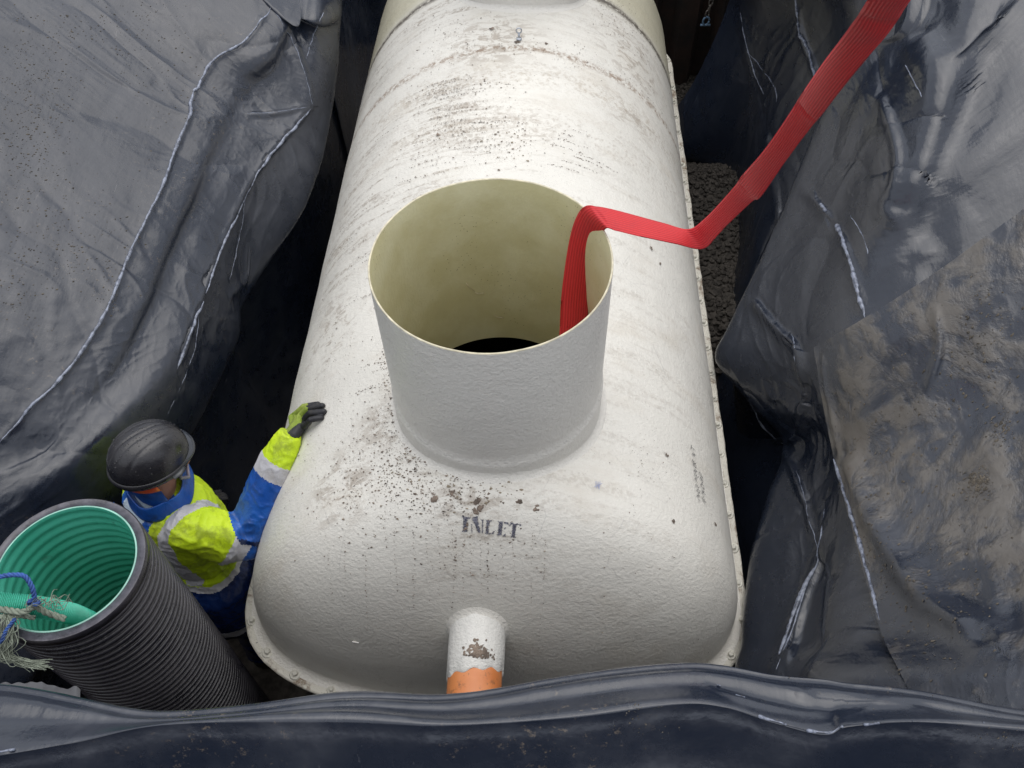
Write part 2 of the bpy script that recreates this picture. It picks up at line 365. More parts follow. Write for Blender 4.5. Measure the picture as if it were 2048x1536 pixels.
def specks_on(S, parent, spots, mat, smin=.0012, smax=.004):
    q = proj(S.P).reshape(-1, 2); B = S.P.reshape(-1, 3); NN = S.N.reshape(-1, 3); A = []; Bf = []
    for cx, cy, sx, sy, n in spots:
        inside_ = np.where((np.abs(q[:, 0]-cx) < 2.2*sx) & (np.abs(q[:, 1]-cy) < 2.2*sy))[0]
        if not len(inside_): continue
        w_ = np.exp(-.5*((q[inside_, 0]-cx)/sx)**2-.5*((q[inside_, 1]-cy)/sy)**2); pick = rng.choice(inside_, n, p=w_/w_.sum())
        for i in pick:
            nn = Vector(NN[i]); nn = nn if nn.z > 0 else -nn; t = nn.orthogonal().normalized(); b = nn.cross(t); s0 = smin*(smax/smin)**(rng.random()**2.2); base = Vector(B[i])+nn*.001+t*rng.normal()*.005+b*rng.normal()*.005; o = len(A); el = rng.uniform(1, 2)
            for k in range(6): a = k*math.pi/3; rr = s0*rng.uniform(.6, 1.3); A.append(base+t*math.cos(a)*rr*el+b*math.sin(a)*rr)
            A.append(base+nn*s0*.8); Bf += [(o+k, o+(k+1) % 6, o+6) for k in range(6)]
    o = pydata('dirt_specks', A, Bf, mat, parent, smooth=False); o['kind'] = 'stuff'
clod = simple('clod_mud', (.10, .086, .068), .9, var=.5, scale=25)
# --- left wall of the pit
fold = [W(-1.3, 7.4, .5), (690, -40, .55), (680, 60, .45), (676, 130, .35), (666, 215, .25), (642, 330, .2), (600, 430, .15), (538, 520, .1), (482, 610, .05), (476, 670, 0), (430, 770, 0), (385, 860, 0), (310, 955, .10), (215, 1060, .12), W(-1.62, .85, .1), W(-1.68, .3, .2)]
lineB = [W(-1.7, 7.4, .9), (640, -40, .75), (640, 60, .62), (645, 140, .52), (622, 212, .45), (578, 262, .45), (536, 305, .45), (500, 358, .44), (470, 412, .43), (440, 475, .42), (395, 590, .4), (352, 735, .38), (270, 835, .47), (150, 945, .48), W(-1.80, .95, .45), W(-1.85, .3, .6)]
lineA = [W(-2.1, 7.4, 1.25), (560, -60, 1.0), (535, 20, .98), (490, 85, .95), (430, 122, .93), (398, 172, .9), (378, 235, .88), (350, 300, .86), (322, 378, .85), (262, 500, .83), (213, 620, .8), (150, 720, .78), (60, 825, .76), (-30, 910, .75), W(-2.2, .95, .95), W(-2.2, .3, 1.0)]
top = [W(-2.8, y, Z0+.03) for y in (7.6, 5.6, 5.2, 4.8, 4.4, 4.0, 3.7, 3.4, 3.1, 2.75, 2.35, 2.0, 1.65, 1.3, .9, .3)]
tout = [p+W(-.5, 0, .02) for p in top]
fold = [p if (isinstance(p, np.ndarray) or i > 11) else (p[0], p[1], p[2]+.08) for i, p in enumerate(fold)]
lineB = [p if (isinstance(p, np.ndarray) or i > 11) else (p[0], p[1], p[2]+.06) for i, p in enumerate(lineB)]
lineA = [p if isinstance(p, np.ndarray) else (p[0], p[1], p[2]-.12) for i, p in enumerate(lineA)]
fw = [p if isinstance(p, np.ndarray) else at(p[0], p[1], z=p[2]) for p in fold]
und = [W(p[0]-.14, p[1]+.05, p[2]-.16) for p in fw]; und2 = [W(min(-1.12, p[0]-.12), p[1]+.05, -.5) for p in fw]; low = [W(min(-1.08, p[0]-.05), p[1], -.95) for p in fw]
midw = lambda A_, B_, t: [(a if isinstance(a, np.ndarray) else at(a[0], a[1], z=a[2]))*(1-t)+(b if isinstance(b, np.ndarray) else at(b[0], b[1], z=b[2]))*t for a, b in zip(A_, B_)]
SL = Sheet([tout, top, midw(top, lineA, .5), lineA, midw(lineA, lineB, .5), lineB, fold, und, und2, low], 400, 760)
SL.crumple(.016, .0085, .0022, .9, 0, calm=(.5, .66, .4))
SL.crease([(545, 10), (520, 50), (480, 90), (430, 120), (400, 170), (385, 190), (375, 240), (350, 300), (320, 380), (260, 500), (215, 620), (150, 720), (60, 820), (-20, 905)], .004, .03, .05).crease([(545, 10), (520, 50), (480, 90), (430, 120), (400, 170), (385, 190), (375, 240), (350, 300), (320, 380), (260, 500), (215, 620), (150, 720), (60, 820), (-20, 905)], .006, .014, .014, .35)
SL.crease([(625, 213), (580, 260), (510, 345), (440, 475), (395, 590), (352, 740)], .018, .02, .08).crease([(625, 213), (580, 260), (510, 345), (440, 475), (395, 590), (352, 740)], .010, .012, .03, .2)
SL.crease([(625, 213), (560, 228), (480, 232)], .012, .02, .03)
SL.crease([(545, 10), (590, 90), (625, 213)], .02, .03, .05)
SL.crease([(500, 480), (490, 560), (455, 600), (440, 700), (400, 800)], .012, .01, .04)
LL_ = SL.build('pit_liner', LIN_L, 'dusty black plastic sheet with two long shiny creases behind the worker', 'plastic sheet')
lip(SL, LL_, [(545, 10), (520, 50), (480, 90), (430, 120), (400, 170), (385, 195), (375, 240), (350, 300), (320, 380), (260, 500), (215, 620), (150, 720), (60, 820), (-30, 915)], .0075, 1)
lip(SL, LL_, [(622, 216), (580, 260), (545, 300), (510, 345), (480, 400), (440, 475), (415, 540), (395, 590)], .007, 2)
lip(SL, LL_, [(392, 600), (375, 660), (350, 742)], .007, 3)
lip(SL, LL_, [(490, 375), (484, 440), (470, 505), (455, 565)], .0018, 4)
lip(SL, LL_, [(395, 620), (388, 690), (365, 760), (335, 830)], .002, 5)
lip(SL, LL_, [(622, 214), (560, 226), (490, 230)], .0018, 6)
lip(SL, LL_, [(545, 12), (575, 70), (605, 140), (624, 212)], .0025, 7)
lip(SL, LL_, [(655, 10), (630, 60), (612, 120)], .003, 8)
specks_on(SL, LL_, [(60, 270, 50, 110, 700), (200, 60, 80, 40, 260), (330, 160, 60, 90, 200), (160, 470, 60, 60, 220), (30, 560, 40, 60, 160), (220, 570, 14, 40, 60)], clod, .001, .0032)
# --- right side, far lower liner
S1 = Sheet([
 [(1340, 215, -.55), (1362, 205, -.42), (1400, 140, -.2), (1440, 50, .1), (1462, -10, .3), (1500, -120, .9), W(2.0, 5.8, 1.62)],
 [(1345, 300, -.6), (1376, 285, -.48), (1440, 180, -.12), (1490, 60, .25), (1530, -40, .65), (1580, -160, 1.2), W(2.2, 5.2, 1.62)],
 [(1430, 355, -.62), (1452, 342, -.5), (1500, 220, -.05), (1550, 100, .35), (1620, -20, .75), (1700, -150, 1.25), W(2.3, 4.9, 1.62)],
 [(1450, 490, -.64), (1472, 480, -.5), (1520, 350, -.05), (1580, 220, .3), (1660, 100, .62), (1760, -30, 1.05), W(2.4, 4.4, 1.6)],
 [(1425, 615, -.68), (1448, 605, -.55), (1510, 500, -.12), (1570, 400, .15), (1650, 300, .42), (1750, 150, .8), W(2.4, 3.7, 1.5)],
 [W(1.02, 2.6, -.9), (1425, 735, -.62), (1490, 640, -.32), (1560, 520, -.1), (1620, 450, .12), (1700, 350, .45), W(2.3, 3.0, 1.3)],
 [W(1.0, 1.9, -.8), W(1.06, 1.9, -.6), W(1.15, 1.9, -.38), W(1.3, 2.0, -.15), W(1.55, 2.0, .1), W(1.8, 2.1, .5), W(2.2, 2.2, 1.0)],
 [W(1.08, .4, -1), W(1.2, .4, -.9), W(1.28, .4, -.5), W(1.4, .4, -.15), W(1.55, .4, .1), W(1.8, .4, .5), W(2.2, .4, 1.0)]], 260, 170)
S1.crumple(.018, .005, .0010, 1.2, 40)
S1.crease([(1478, 20), (1510, 150), (1540, 300), (1560, 430), (1555, 500)], 0.013, .02, .07)
S1.crease([(1585, -10), (1605, 80), (1640, 170), (1665, 260)], 0.020, .02, .035)
S1.crease([(1495, 100), (1520, 210), (1552, 300)], -0.009, .03, .03)
L1_ = S1.build('pit_liner', LIN_D, 'deep blue-black plastic sheet hanging down behind the dark gravel, beyond the red strap')
lip(S1, L1_, [(1583, -20), (1600, 60), (1620, 110), (1640, 175)], .011, 11)
lip(S1, L1_, [(1478, 20), (1508, 140), (1528, 190)], .004, 12)
lip(S1, L1_, [(1495, 100), (1545, 170), (1552, 205)], .003, 13)
lip(S1, L1_, [(1640, 230), (1652, 262)], .006, 14)
# --- right wall
e0 = [W(1.75, 5.2, 1.6), (1815, -20, 1.25), (1728, 105, 1.0), (1645, 225, .75), (1592, 355, .55), (1545, 465, .4), (1500, 560, .28), (1455, 655, .16), (1430, 715, .08), (1466, 768, .05), (1512, 822, .02), (1566, 888, -.02), (1538, 985, .0), (1506, 1090, .03), (1492, 1180, .05), (1484, 1280, .08), (1482, 1380, .15), W(1.0, .3, .5)]
e1 = [W(1.9, 5.2, 1.6), (1880, -40, 1.3), (1800, 110, 1.12), (1740, 225, .97), (1690, 355, .8), (1660, 450, .68), (1620, 560, .55), (1590, 650, .45), (1565, 710, .36), (1590, 770, .33), (1615, 830, .3), (1640, 885, .25), (1640, 985, .25), (1640, 1090, .28), (1640, 1180, .32), (1640, 1280, .38), (1640, 1380, .5), W(1.25, .3, .8)]
e2 = [W(2.2, 5.1, 1.6), (1990, -60, 1.42), (1940, 110, 1.3), (1900, 225, 1.2), (1870, 355, 1.1), (1850, 450, 1.0), (1830, 560, .9), (1820, 650, .85), (1820, 710, .8), (1820, 770, .75), (1820, 830, .7), (1820, 885, .68), (1820, 985, .68), (1820, 1090, .7), (1820, 1180, .75), (1820, 1280, .8), (1820, 1380, .9), W(1.5, .3, 1.15)]
e3 = [W(2.75, y, Z0+.04) for y in (4.9, 4.4, 3.9, 3.4, 3.0, 2.75, 2.5, 2.3, 2.15, 2.0, 1.85, 1.7, 1.5, 1.25, 1.05, .85, .65, .2)]
e4 = [p+W(.5, 0, .02) for p in e3]
ew = [p if isinstance(p, np.ndarray) else at(p[0], p[1], z=p[2]) for p in e0]
em1 = [p+W(.10, .05, -.14) for p in ew]; em2 = [W(max(1.15, p[0]+.08), p[1]+.02, p[2]-.55) for p in ew]; em3 = [W(max(1.15, p[0]), p[1], -.98) for p in ew]
S2 = Sheet([em3, em2, em1, e0, midw(e0, e1, .5), e1, e2, e3, e4], 380, 700)
S2.crumple(.017, .0080, .0020, -.5, 80, calm=(.52, .38, .4))
S2.crease([(1600, 362), (1640, 410), (1690, 480), (1715, 560), (1732, 645)], .009, .02, .05, .3).crease([(1600, 362), (1640, 410), (1690, 480), (1715, 560), (1732, 645)], .003, .02, .02, .5)
S2.crease([(1436, 700), (1480, 775), (1520, 835), (1560, 885)], .014, .02, .04)
S2.crease([(1500, 590), (1560, 660), (1600, 700), (1612, 760), (1600, 850), (1570, 900)], .025, .02, .05)
S2.crease([(1650, 1000), (1655, 1080), (1640, 1140), (1600, 1250), (1570, 1350)], .022, .025, .09)
S2.crease([(1570, 890), (1600, 980), (1630, 1080)], .02, .03, .03)
S2.crease([(1850, 60), (1880, 180), (1850, 330), (1800, 420)], .03, .10, .12, .1)
S2.crease([(1990, 40), (1940, 200), (1880, 350), (1840, 520)], -.03, .12, .10, .1)
S2.crease([(1760, 180), (1800, 300), (1790, 420)], .02, .03, .05)
L2_ = S2.build('pit_liner', LIN_R, 'glossy crumpled black plastic sheet draped between the red strap and the muddy sheet')
lip(S2, L2_, [(1600, 362), (1640, 405), (1668, 440), (1690, 480), (1708, 530), (1722, 590), (1732, 640)], .0095, 21)
lip(S2, L2_, [(1434, 700), (1450, 740), (1480, 775), (1515, 830), (1545, 870), (1566, 888)], .006, 22)
lip(S2, L2_, [(1500, 590), (1545, 632), (1590, 678), (1604, 730), (1606, 800)], .0035, 23)
lip(S2, L2_, [(1652, 1010), (1656, 1075), (1645, 1130), (1620, 1190), (1590, 1270), (1555, 1345)], .004, 24)
lip(S2, L2_, [(1640, 1140), (1600, 1220), (1560, 1320)], .010, 25)
lip(S2, L2_, [(1570, 892), (1600, 960), (1622, 1040), (1640, 1120)], .0018, 26)
lip(S2, L2_, [(1700, 430), (1725, 470), (1738, 510)], .002, 27)
lip(S2, L2_, [(1816, 130), (1835, 170), (1850, 200)], .0025, 28)
# --- muddy overlapping sheet
def over(S, px, py, lift, idx=[0]):
    q = proj(S.base).reshape(-1, 2); B = S.base.reshape(-1, 3); d = ((q-np.array([px, py]))**2).sum(1)
    d[B[:, 2] < -.05] = 1e9
    k = np.argsort(d)[:6]; wgt = 1/(d[k]+4); z = (B[k, 2]*wgt).sum()/wgt.sum(); return at(px, py, z=z+lift)
leftb = catmull(np.array([(1630, 695), (1638, 760), (1652, 835), (1673, 935), (1700, 1040), (1728, 1150), (1760, 1260), (1800, 1345), (1850, 1440)], float), 9)
topb = catmull(np.array([(1630, 695), (1735, 633), (1850, 560), (1950, 490), (2060, 410), (2190, 310)], float), 8)
rows = []
for i, lb in enumerate(leftb):
    r = []
    for j, tb in enumerate(topb):
        p = lb+(tb-topb[0])*(1-.55*i/8)+np.array([0, (i/8)*30*j]); r.append(over(S2, p[0], p[1], .07+.01*j+.0*i))
    rows.append(r)
S3 = Sheet(np.array(rows), 240, 200)
S3.crumple(.014, .0045, .0015, .4, 120)
S3.crease([(1690, 900), (1750, 1050), (1850, 1200), (1980, 1290)], .035, .08, .06)
S3.crease([(1650, 700), (1660, 800), (1680, 930)], .012, .03, .02)
S3.crease([(1870, 600), (1880, 700), (1850, 800)], .015, .02, .03)
L3_ = S3.build('muddy_liner', LIN_M, 'mud smeared sheet with a pointed corner lapped over the glossy sheet', 'plastic sheet')
lip(S3, L3_, [(1668, 915), (1690, 985), (1712, 1060), (1735, 1150), (1758, 1240)], .008, 31)
specks_on(S3, L3_, [(1930, 740, 60, 80, 200), (1955, 965, 16, 16, 200), (1760, 900, 70, 120, 260), (1850, 1180, 110, 90, 300), (1990, 640, 40, 60, 120), (1720, 1080, 30, 60, 160), (2000, 860, 14, 20, 100)], clod, .0010, .0042)
# --- front fold beside the photographer's feet
fx = [-300, -120, 0, 150, 300, 500, 700, 900, 1130, 1350, 1450, 1550, 1650, 1700, 1850, 2048, 2250, 2500]
cy = [1530, 1515, 1503, 1480, 1450, 1438, 1435, 1445, 1430, 1403, 1410, 1440, 1463, 1447, 1440, 1455, 1470, 1480]
ty = [1390, 1388, 1386, 1409, 1432, 1424, 1404, 1402, 1366, 1340, 1342, 1357, 1366, 1374, 1396, 1436, 1452, 1462]
cr = [at(a, b, z=1.46) for a, b in zip(fx, cy)]
cl = [at(a, b, z=1.40) for a, b in zip(fx, ty)]
f0 = [W(p[0], p[1]-.95, 1.50) for p in cr]; f1 = [W(p[0], p[1]-.42, 1.30) for p in cr]; f2 = [W(p[0], p[1]-.14, 1.32) for p in cr]; f3 = [p+W(0, -.022, -.022) for p in cr]
g1 = [p+W(0, .03, -.12) for p in cl]; g2 = [W(p[0], p[1]+.05, .5) for p in cl]; g3 = [W(p[0], p[1]+.05, -.98) for p in cl]
mid = [(a+b)/2+W(0, 0, -.008) for a, b in zip(cr, cl)]
S4 = Sheet([f0, f1, f2, f3, cr, mid, cl, g1, g2, g3], 200, 420)
fade = np.clip((S4.base[..., 2]-1.0)*4, 0, 1)
P = S4.base; Q = P*np.array([.35, 1.0, .6])
S4.disp((.010*pn(P, 2.2, 3)+.0018*ridge(Q, 9, 7)**2*np.clip(.5+1.4*pn(P, 2, 9), 0, 1)+.0005*ridge(Q, 20, 2)**2)*1.0)
S4.crease([(1000, 1395), (1150, 1405), (1300, 1385), (1400, 1350)], .006, .02, .03)
S4.crease([(1390, 1360), (1450, 1385), (1500, 1400), (1700, 1420)], .006, .015, .02)
S4.crease([(1490, 1395), (1600, 1385), (1800, 1410), (1950, 1440)], .005, .02, .03)
L4_ = S4.build('pit_liner', LIN_F, 'rolled near edge of black plastic sheet passing in front of the orange inlet pipe')
lip(S4, L4_, [(a, b) for a, b in zip(fx[1:-1], cy[1:-1])], .0035, 41)
lip(S4, L4_, [(1400, 1352), (1440, 1372), (1480, 1392), (1560, 1402)], .0016, 42)
specks_on(S4, L4_, [(1290, 1450, 40, 20, 90), (1600, 1400, 200, 30, 30), (1980, 1490, 40, 20, 50)], clod, .0006, .0016)
# --- back of the pit
nb = 140
Xb, Zb = np.meshgrid(np.linspace(-2.6, .55, nb), np.linspace(-1, 1.66, 90), indexing='ij'); Pb = np.stack([Xb, 0*Xb, Zb], -1)
Yb = 6.7+.25*Zb+.06*pn(Pb, 2)+.03*ridge(Pb*np.array([1, 1, .3]), 3)
o = pydata('back_liner', np.stack([Xb, Yb, Zb], -1).reshape(-1, 3), grid_faces(nb, 90), LIN_D); tagit(o, 'dark plastic sheet hanging at the far end of the pit beyond the tank', 'plastic sheet')
rust = M('rusty_steel'); rn = rust.noise(5, 8, .7); rust.set('Base Color', rust.mix(rust.ramp(rn, .35, .65), (.010, .007, .006), (.028, .014, .009))); rust.set('Roughness', .85); rust.bump(rn, .01)
sp = empty('sheet_piling', (1.1, 6.3, -.95)); tagit(sp, 'dark rusty steel sheet piling at the far end of the pit behind the chain', 'sheet piling')
for k in range(8):
    x0 = .45+k*.3; V = []
    prof = [(0, 0), (.05, 0), (.09, .09), (.21, .09), (.25, 0), (.30, 0)]
    for z in (-.98, Z0): V += [(x0+a, 5.80-b, z) for a, b in prof]
    for z in (-.98, Z0): V += [(x0+a, 5.812-b, z) for a, b in prof]
    Fc = [(i, i+1, i+7, i+6) for i in range(5)]+[(12+i, 18+i, 19+i, 13+i) for i in range(5)]+[(6+i, 7+i, 19+i, 18+i) for i in range(5)]
    pydata('steel_sheet', V, Fc, rust.m, sp, smooth=False)
# ================================================================== the tank
R, YF, YB, LE, NE = .902, .79, 5.05, .42, 2.6
RC = (.024, 1.524); RC2 = (.034, 4.075); RR = .32
def qf(x, y):
    U = np.abs(x)/R; Vv = np.maximum(np.maximum((YF+LE-y)/LE, 0), np.maximum((y-(YB-LE))/LE, 0)); return (U**NE+Vv**NE)**(2/NE)
def zt(x, y): return R*np.sqrt(np.maximum(0, 1-qf(np.asarray(x, float), np.asarray(y, float))))
def ntank(x, y):
    e = 1e-3; n = Vector((-(float(zt(x+e, y))-float(zt(x-e, y)))/(2*e), -(float(zt(x, y+e))-float(zt(x, y-e)))/(2*e), 1)); return n.normalized()
def hit(px, py):
    v = CF+CR*(px-1024)/F_PX-CU*(py-768)/F_PX; v = v/np.linalg.norm(v); t0 = 1.5; p0 = None
    t = np.arange(1.6, 6.5, .01); P = CO+t[:, None]*v; g = P[:, 2]-zt(P[:, 0], P[:, 1]); k = np.where((g < 0) & (qf(P[:, 0], P[:, 1]) < 1))[0]
    if not len(k): return None
    a, b = t[k[0]]-.01, t[k[0]]
    for _ in range(14):
        m = (a+b)/2; p = CO+m*v
        if p[2]-float(zt(p[0], p[1])) < 0: b = m
        else: a = m
    return CO+b*v
tank = empty('septic_tank', (0, 2.9, -.9)); tagit(tank, 'large cream fibreglass septic tank lying in the pit with an open turret and flanged seam', 'tank')
def contour(n_c=26, n_s=150):
    c = []
    for t in np.linspace(0, math.pi/2, n_c): c.append((max(0, math.sin(t))**(2/NE), 'f', max(0, math.cos(t))**(2/NE)))
    for y in np.linspace(YF+LE, YB-LE, n_s)[1:-1]: c.append((1, 's', y))
    for t in np.linspace(0, math.pi/2, n_c): c.append((max(0, math.cos(t))**(2/NE), 'b', max(0, math.sin(t))**(2/NE)))
    return c
cn = contour(); full = [(a, k, v, 1) for a, k, v in cn]+[(a, k, v, -1) for a, k, v in cn[::-1][1:-1]]
def ring(half, le, yf, yb, c, z, k=None):
    out = []
    for a, kk, v, s in full:
        x = s*half*c*a
        y = (yf+le-le*c*v) if kk == 'f' else (yb-le+le*c*v) if kk == 'b' else (yf+le)+(v-(YF+LE))/((YB-LE)-(YF+LE))*((yb-le)-(yf+le))
        out.append((x, y, z))
    return out
NP = 76; V = []
for j in range(NP+1):
    ph = math.pi/2*j/NP; V += ring(R, LE, YF, YB, math.cos(ph), R*math.sin(ph))
VA = np.array(V); nrm = VA.copy(); nrm[:, 1] = 0; nrm[:, 2] += .2; nrm /= np.linalg.norm(nrm, axis=1)[:, None]
VA = VA+nrm*(.004*pn(VA, 2.3)+.0015*pn(VA, 7))[:, None]*np.clip(VA[:, 2:3]*6, 0, 1)
L0 = len(full); Fc = grid_faces(NP+1, L0, False, True)
dd = lambda v, c: math.hypot(v[0]-c[0], v[1]-c[1])
Fc = [f for f in Fc if not any(dd(VA[i], RC) < RR-.004 or dd(VA[i], RC2) < RR-.004 for i in f)]
bm = bmesh.new(); vv = [bm.verts.new(v) for v in VA]
for f in Fc: bm.faces.new([vv[i] for i in f])
bmesh.ops.remove_doubles(bm, verts=bm.verts, dist=.0015); bmesh.ops.recalc_face_normals(bm, faces=bm.faces)
me = bpy.data.meshes.new('upper_shell'); bm.to_mesh(me); bm.free(); link('upper_shell', me, GRP, tank)
V = []
for j in range(25):
    ph = math.pi/2*j/24; V += ring(R*.995, LE, YF+.004, YB-.004, math.cos(ph), -.024-R*math.sin(ph)*.97)
pydata('lower_shell', V, grid_faces(25, L0, False, True), GRPF, tank)
# flange: two lips bolted together, slightly ragged edge
FO, FYF, FYB, FL = .957, .735, 5.105, .45
dirt = M('flange_dirt'); dn = dirt.noise(9, 7, .65, dist=.5); dn2 = dirt.noise(38, 6, .7)
dc = dirt.mix(dirt.math('MULTIPLY', dirt.ramp(dn, .5, .62), dirt.ramp(dn2, .35, .6)), (.76, .73, .64), (.26, .19, .13)); dc = dirt.mix(dirt.ramp(dn2, .64, .7), dc, (.06, .05, .04))
dirt.set('Base Color', dc); dirt.set('Roughness', .45); dirt.bump(dn2, .006)
def jag(pts, a, off=0):
    P = np.array(pts); n = pn(P, 5, off)+.6*pn(P, 17, off); c = np.array([0, 2.9, 0]); d = P-c; d[:, 2] = 0; d[:, 1] *= .25; d /= np.linalg.norm(d, axis=1)[:, None]
    return [tuple(q) for q in P+d*(a*n)[:, None]]
prof = [(R-.02, LE, YF+.02, YB-.02, .013, 0), (R+.004, LE, YF-.004, YB+.004, .010, 0), (FO-.006, FL, FYF+.006, FYB-.006, .008, .004), (FO, FL, FYF, FYB, .003, .004), (FO, FL, FYF, FYB, -.012, .004), (FO-.006, FL, FYF+.006, FYB-.006, -.022, .004), (R-.02, LE, YF+.02, YB-.02, -.024, 0)]
V = []
for h, le, yf, yb, z, a in prof: V += jag(ring(h, le, yf, yb, 1, z), a)
pydata('flange', V, grid_faces(len(prof), L0, False, True), dirt.m, tank)
# small cove where the shell turns into the flange
V = []
for k in range(7):
    t = k/6; r_ = .028*(1-math.sin(t*math.pi/2)); z_ = .012+.028*(1-math.cos(t*math.pi/2)); V += ring(R+r_-.004*t, LE, YF-r_, YB+r_, 1, z_)
pydata('cove', V, grid_faces(7, L0, False, True), GRPR, tank)
bmat = simple('resin_bolt', (.66, .64, .56), .4, bump=.003)
bv = []; bf = []
p_ = [(.0, .014), (.008, .014), (.011, .011), (.011, .004), (.019, .002), (.021, -.003)]
bV, bF = lathe(p_[1:], (0, 0, 0), seg=6); bV2, bF2 = lathe([(.019, .003), (.023, -.002)], (0, 0, 0), seg=10)
bF.append(tuple(range(6)))
bF2.append(tuple(range(10))[::-1])
bV, bF = merge([(bV, bF), (bV2, bF2)])
bme = bpy.data.meshes.new('bolt'); bme.from_pydata([tuple(v) for v in bV], [], bF); bme.materials.append(bmat)
mid_c = ring((R+FO)/2+.002, (LE+FL)/2, (YF+FYF)/2, (YB+FYB)/2, 1, .0105); mid_c.append(mid_c[0]); acc = 0; nxt = .05
for a, b in zip(mid_c[:-1], mid_c[1:]):
    Ls = math.dist(a, b)
    while acc+Ls > nxt:
        t = (nxt-acc)/Ls; q = Vector(a).lerp(Vector(b), t)
        o = bpy.data.objects.new('bolt', bme); COL.objects.link(o); o.parent = tank; o.matrix_parent_inverse = tank.matrix_world.inverted(); o.location = q+Vector((rng.uniform(-.003, .003), rng.uniform(-.003, .003), 0)); o.rotation_euler = (0, 0, rng.uniform(0, 3)); s = rng.uniform(.8, 1.1); o.scale = (s, s, s); nxt += .145
    acc += Ls
# turrets
olive = M('raw_fibreglass'); on = olive.noise(7, 6, .6); oc = olive.mix(olive.ramp(on, .35, .7), (.58, .54, .32), (.66, .63, .42))
of = olive.math('MULTIPLY', olive.ramp(olive.vor(85), .16, .08), olive.ramp(olive.noise(5, 4), .5, .6)); oc = olive.mix(of, oc, (.12, .11, .05))
oc = olive.mix(olive.math('MULTIPLY', olive.ramp(olive.noise(170, 2), .62, .7), .35), oc, (.62, .61, .45))
olive.set('Base Color', oc); olive.set('Roughness', .42); bb = olive.bump(olive.noise(14, 4, .6, olive.map((1, 1, .5))), .006, .5); olive.bump(olive.noise(120, 3), .0015, .6, bb)
edge = simple('cut_edge', (.62, .57, .42), .6, var=.2, scale=40)
inside = simple('tank_inside', (.010, .012, .010), .7, .1)
def riser(cx, cy, zr, zseam, name):
    wv = lambda a: 0
    seg = 128; prof = [(RR-.001+.004*0, zr-.001)]
    # outside, from the rim to the collar and base
    H = list(np.linspace(zr-.002, zseam+.004, 14)); pr = [(RR+.004*(zr-h)/(zr-zseam), h) for h in H]+[(RR+.0085, zseam-.001), (RR+.0095, zseam-.02), (RR+.0095, .82), (RR+.006, .785)]
    V, Fc = lathe(pr, (cx, cy, 0), seg=seg); V = np.array([v[:] for v in V]); A = np.arctan2(V[:, 1]-cy, V[:, 0]-cx)
    rad = .002*np.sin(2*A+1)+.0012*pn(V, 4); V[:, 0] += np.cos(A)*rad; V[:, 1] += np.sin(A)*rad
    body = pydata(name, V, Fc, GRPR, tank)
    pi_ = [(RR-.0052, zr-.001)]+[(RR-.0057-.002*k/10, zr-.003-(zr-.775)*k/10) for k in range(11)]
    V2, F2 = lathe(pi_, (cx, cy, 0), seg=seg); V2 = np.array([v[:] for v in V2]); A = np.arctan2(V2[:, 1]-cy, V2[:, 0]-cx); rad = .002*np.sin(2*A+1)+.0012*pn(V2, 4); V2[:, 0] += np.cos(A)*rad; V2[:, 1] += np.sin(A)*rad
    pydata('inner_wall', V2, [f[::-1] for f in F2], olive.m, body)
    V3, F3 = lathe([(RR-.0052, zr-.001), (RR-.004, zr+.0008), (RR-.0012, zr+.0008), (RR, zr-.002)], (cx, cy, 0), seg=seg); V3 = np.array([v[:] for v in V3]); A = np.arctan2(V3[:, 1]-cy, V3[:, 0]-cx)
    rad = .002*np.sin(2*A+1)+.0012*pn(V3, 4); V3[:, 0] += np.cos(A)*rad; V3[:, 1] += np.sin(A)*rad; V3[:, 2] += .0012*pn(V3, 14)
    pydata('rim', V3, F3, edge, body)
    # laminated fillet over the joint
    V = []; K = 12
    for k in range(K+1):
        for s in range(seg):
            a = 2*math.pi*s/seg; w_ = .026+.004*math.sin(3*a+cx*9); t = k/K; r_ = RR+.0075+w_*t
            x, y = cx+r_*math.cos(a), cy+r_*math.sin(a); f = w_*.75*(1-math.sqrt(max(0, 1-(1-t)**2))); V.append((x, y, float(zt(x, y))+f+.004*(1-t)-(.004 if k == K else 0)))
    pydata('fillet', V, grid_faces(K+1, seg, False, True), GRPR, body)
riser(RC[0], RC[1], 1.480, .969, 'turret'); riser(RC2[0], RC2[1], 1.45, .969, 'turret')
# near-black sheet put in for the shade inside the tank
V = ring(R*.985, LE, YF+.01, YB-.01, 1, .03); pydata('interior_shade', V, [tuple(range(len(V)))], inside, tank, smooth=False)
# inlet stub
ix, iz, ir = -.022, .520, .084
pv, pf = lathe([(ir+.002, YF+.36)]+[(ir+.002+.0*k, YF+.36-(.36-.18)*k/6) for k in range(1, 7)]+[(ir+.002, .80), (ir+.001, .728), (ir-.003, .724)], (ix, 0, iz), axis=(0, 1, 0), seg=56)
pv = [Vector(v) for v in pv]; pv = [Vector((v.x, v.y, v.z))+Vector((v.x-ix, 0, v.z-iz)).normalized()*float(.0025*pn([v[:]], 16)[0]+.002*pn([v[:]], 45)[0]) for v in pv]
for v in pv:
    if v.y < .74: v.y += .010*math.sin(9*math.atan2(v.z-iz, v.x-ix))*.5+.012*(v.x-ix)/ir
stub = pydata('inlet_stub', pv, pf, grp_mat('fibreglass_stub', (.77, .76, .72), False), tank)
orange = M('orange_pvc'); ono = orange.noise(9, 5); orc = orange.mix(orange.ramp(ono, .3, .7), (.62, .20, .06), (.70, .26, .09)); orc = orange.mix(orange.math('MULTIPLY', orange.ramp(orange.noise(30, 6, .7), .56, .66), .6), orc, (.18, .09, .05)); orange.set('Base Color', orc); orange.set('Roughness', .35)
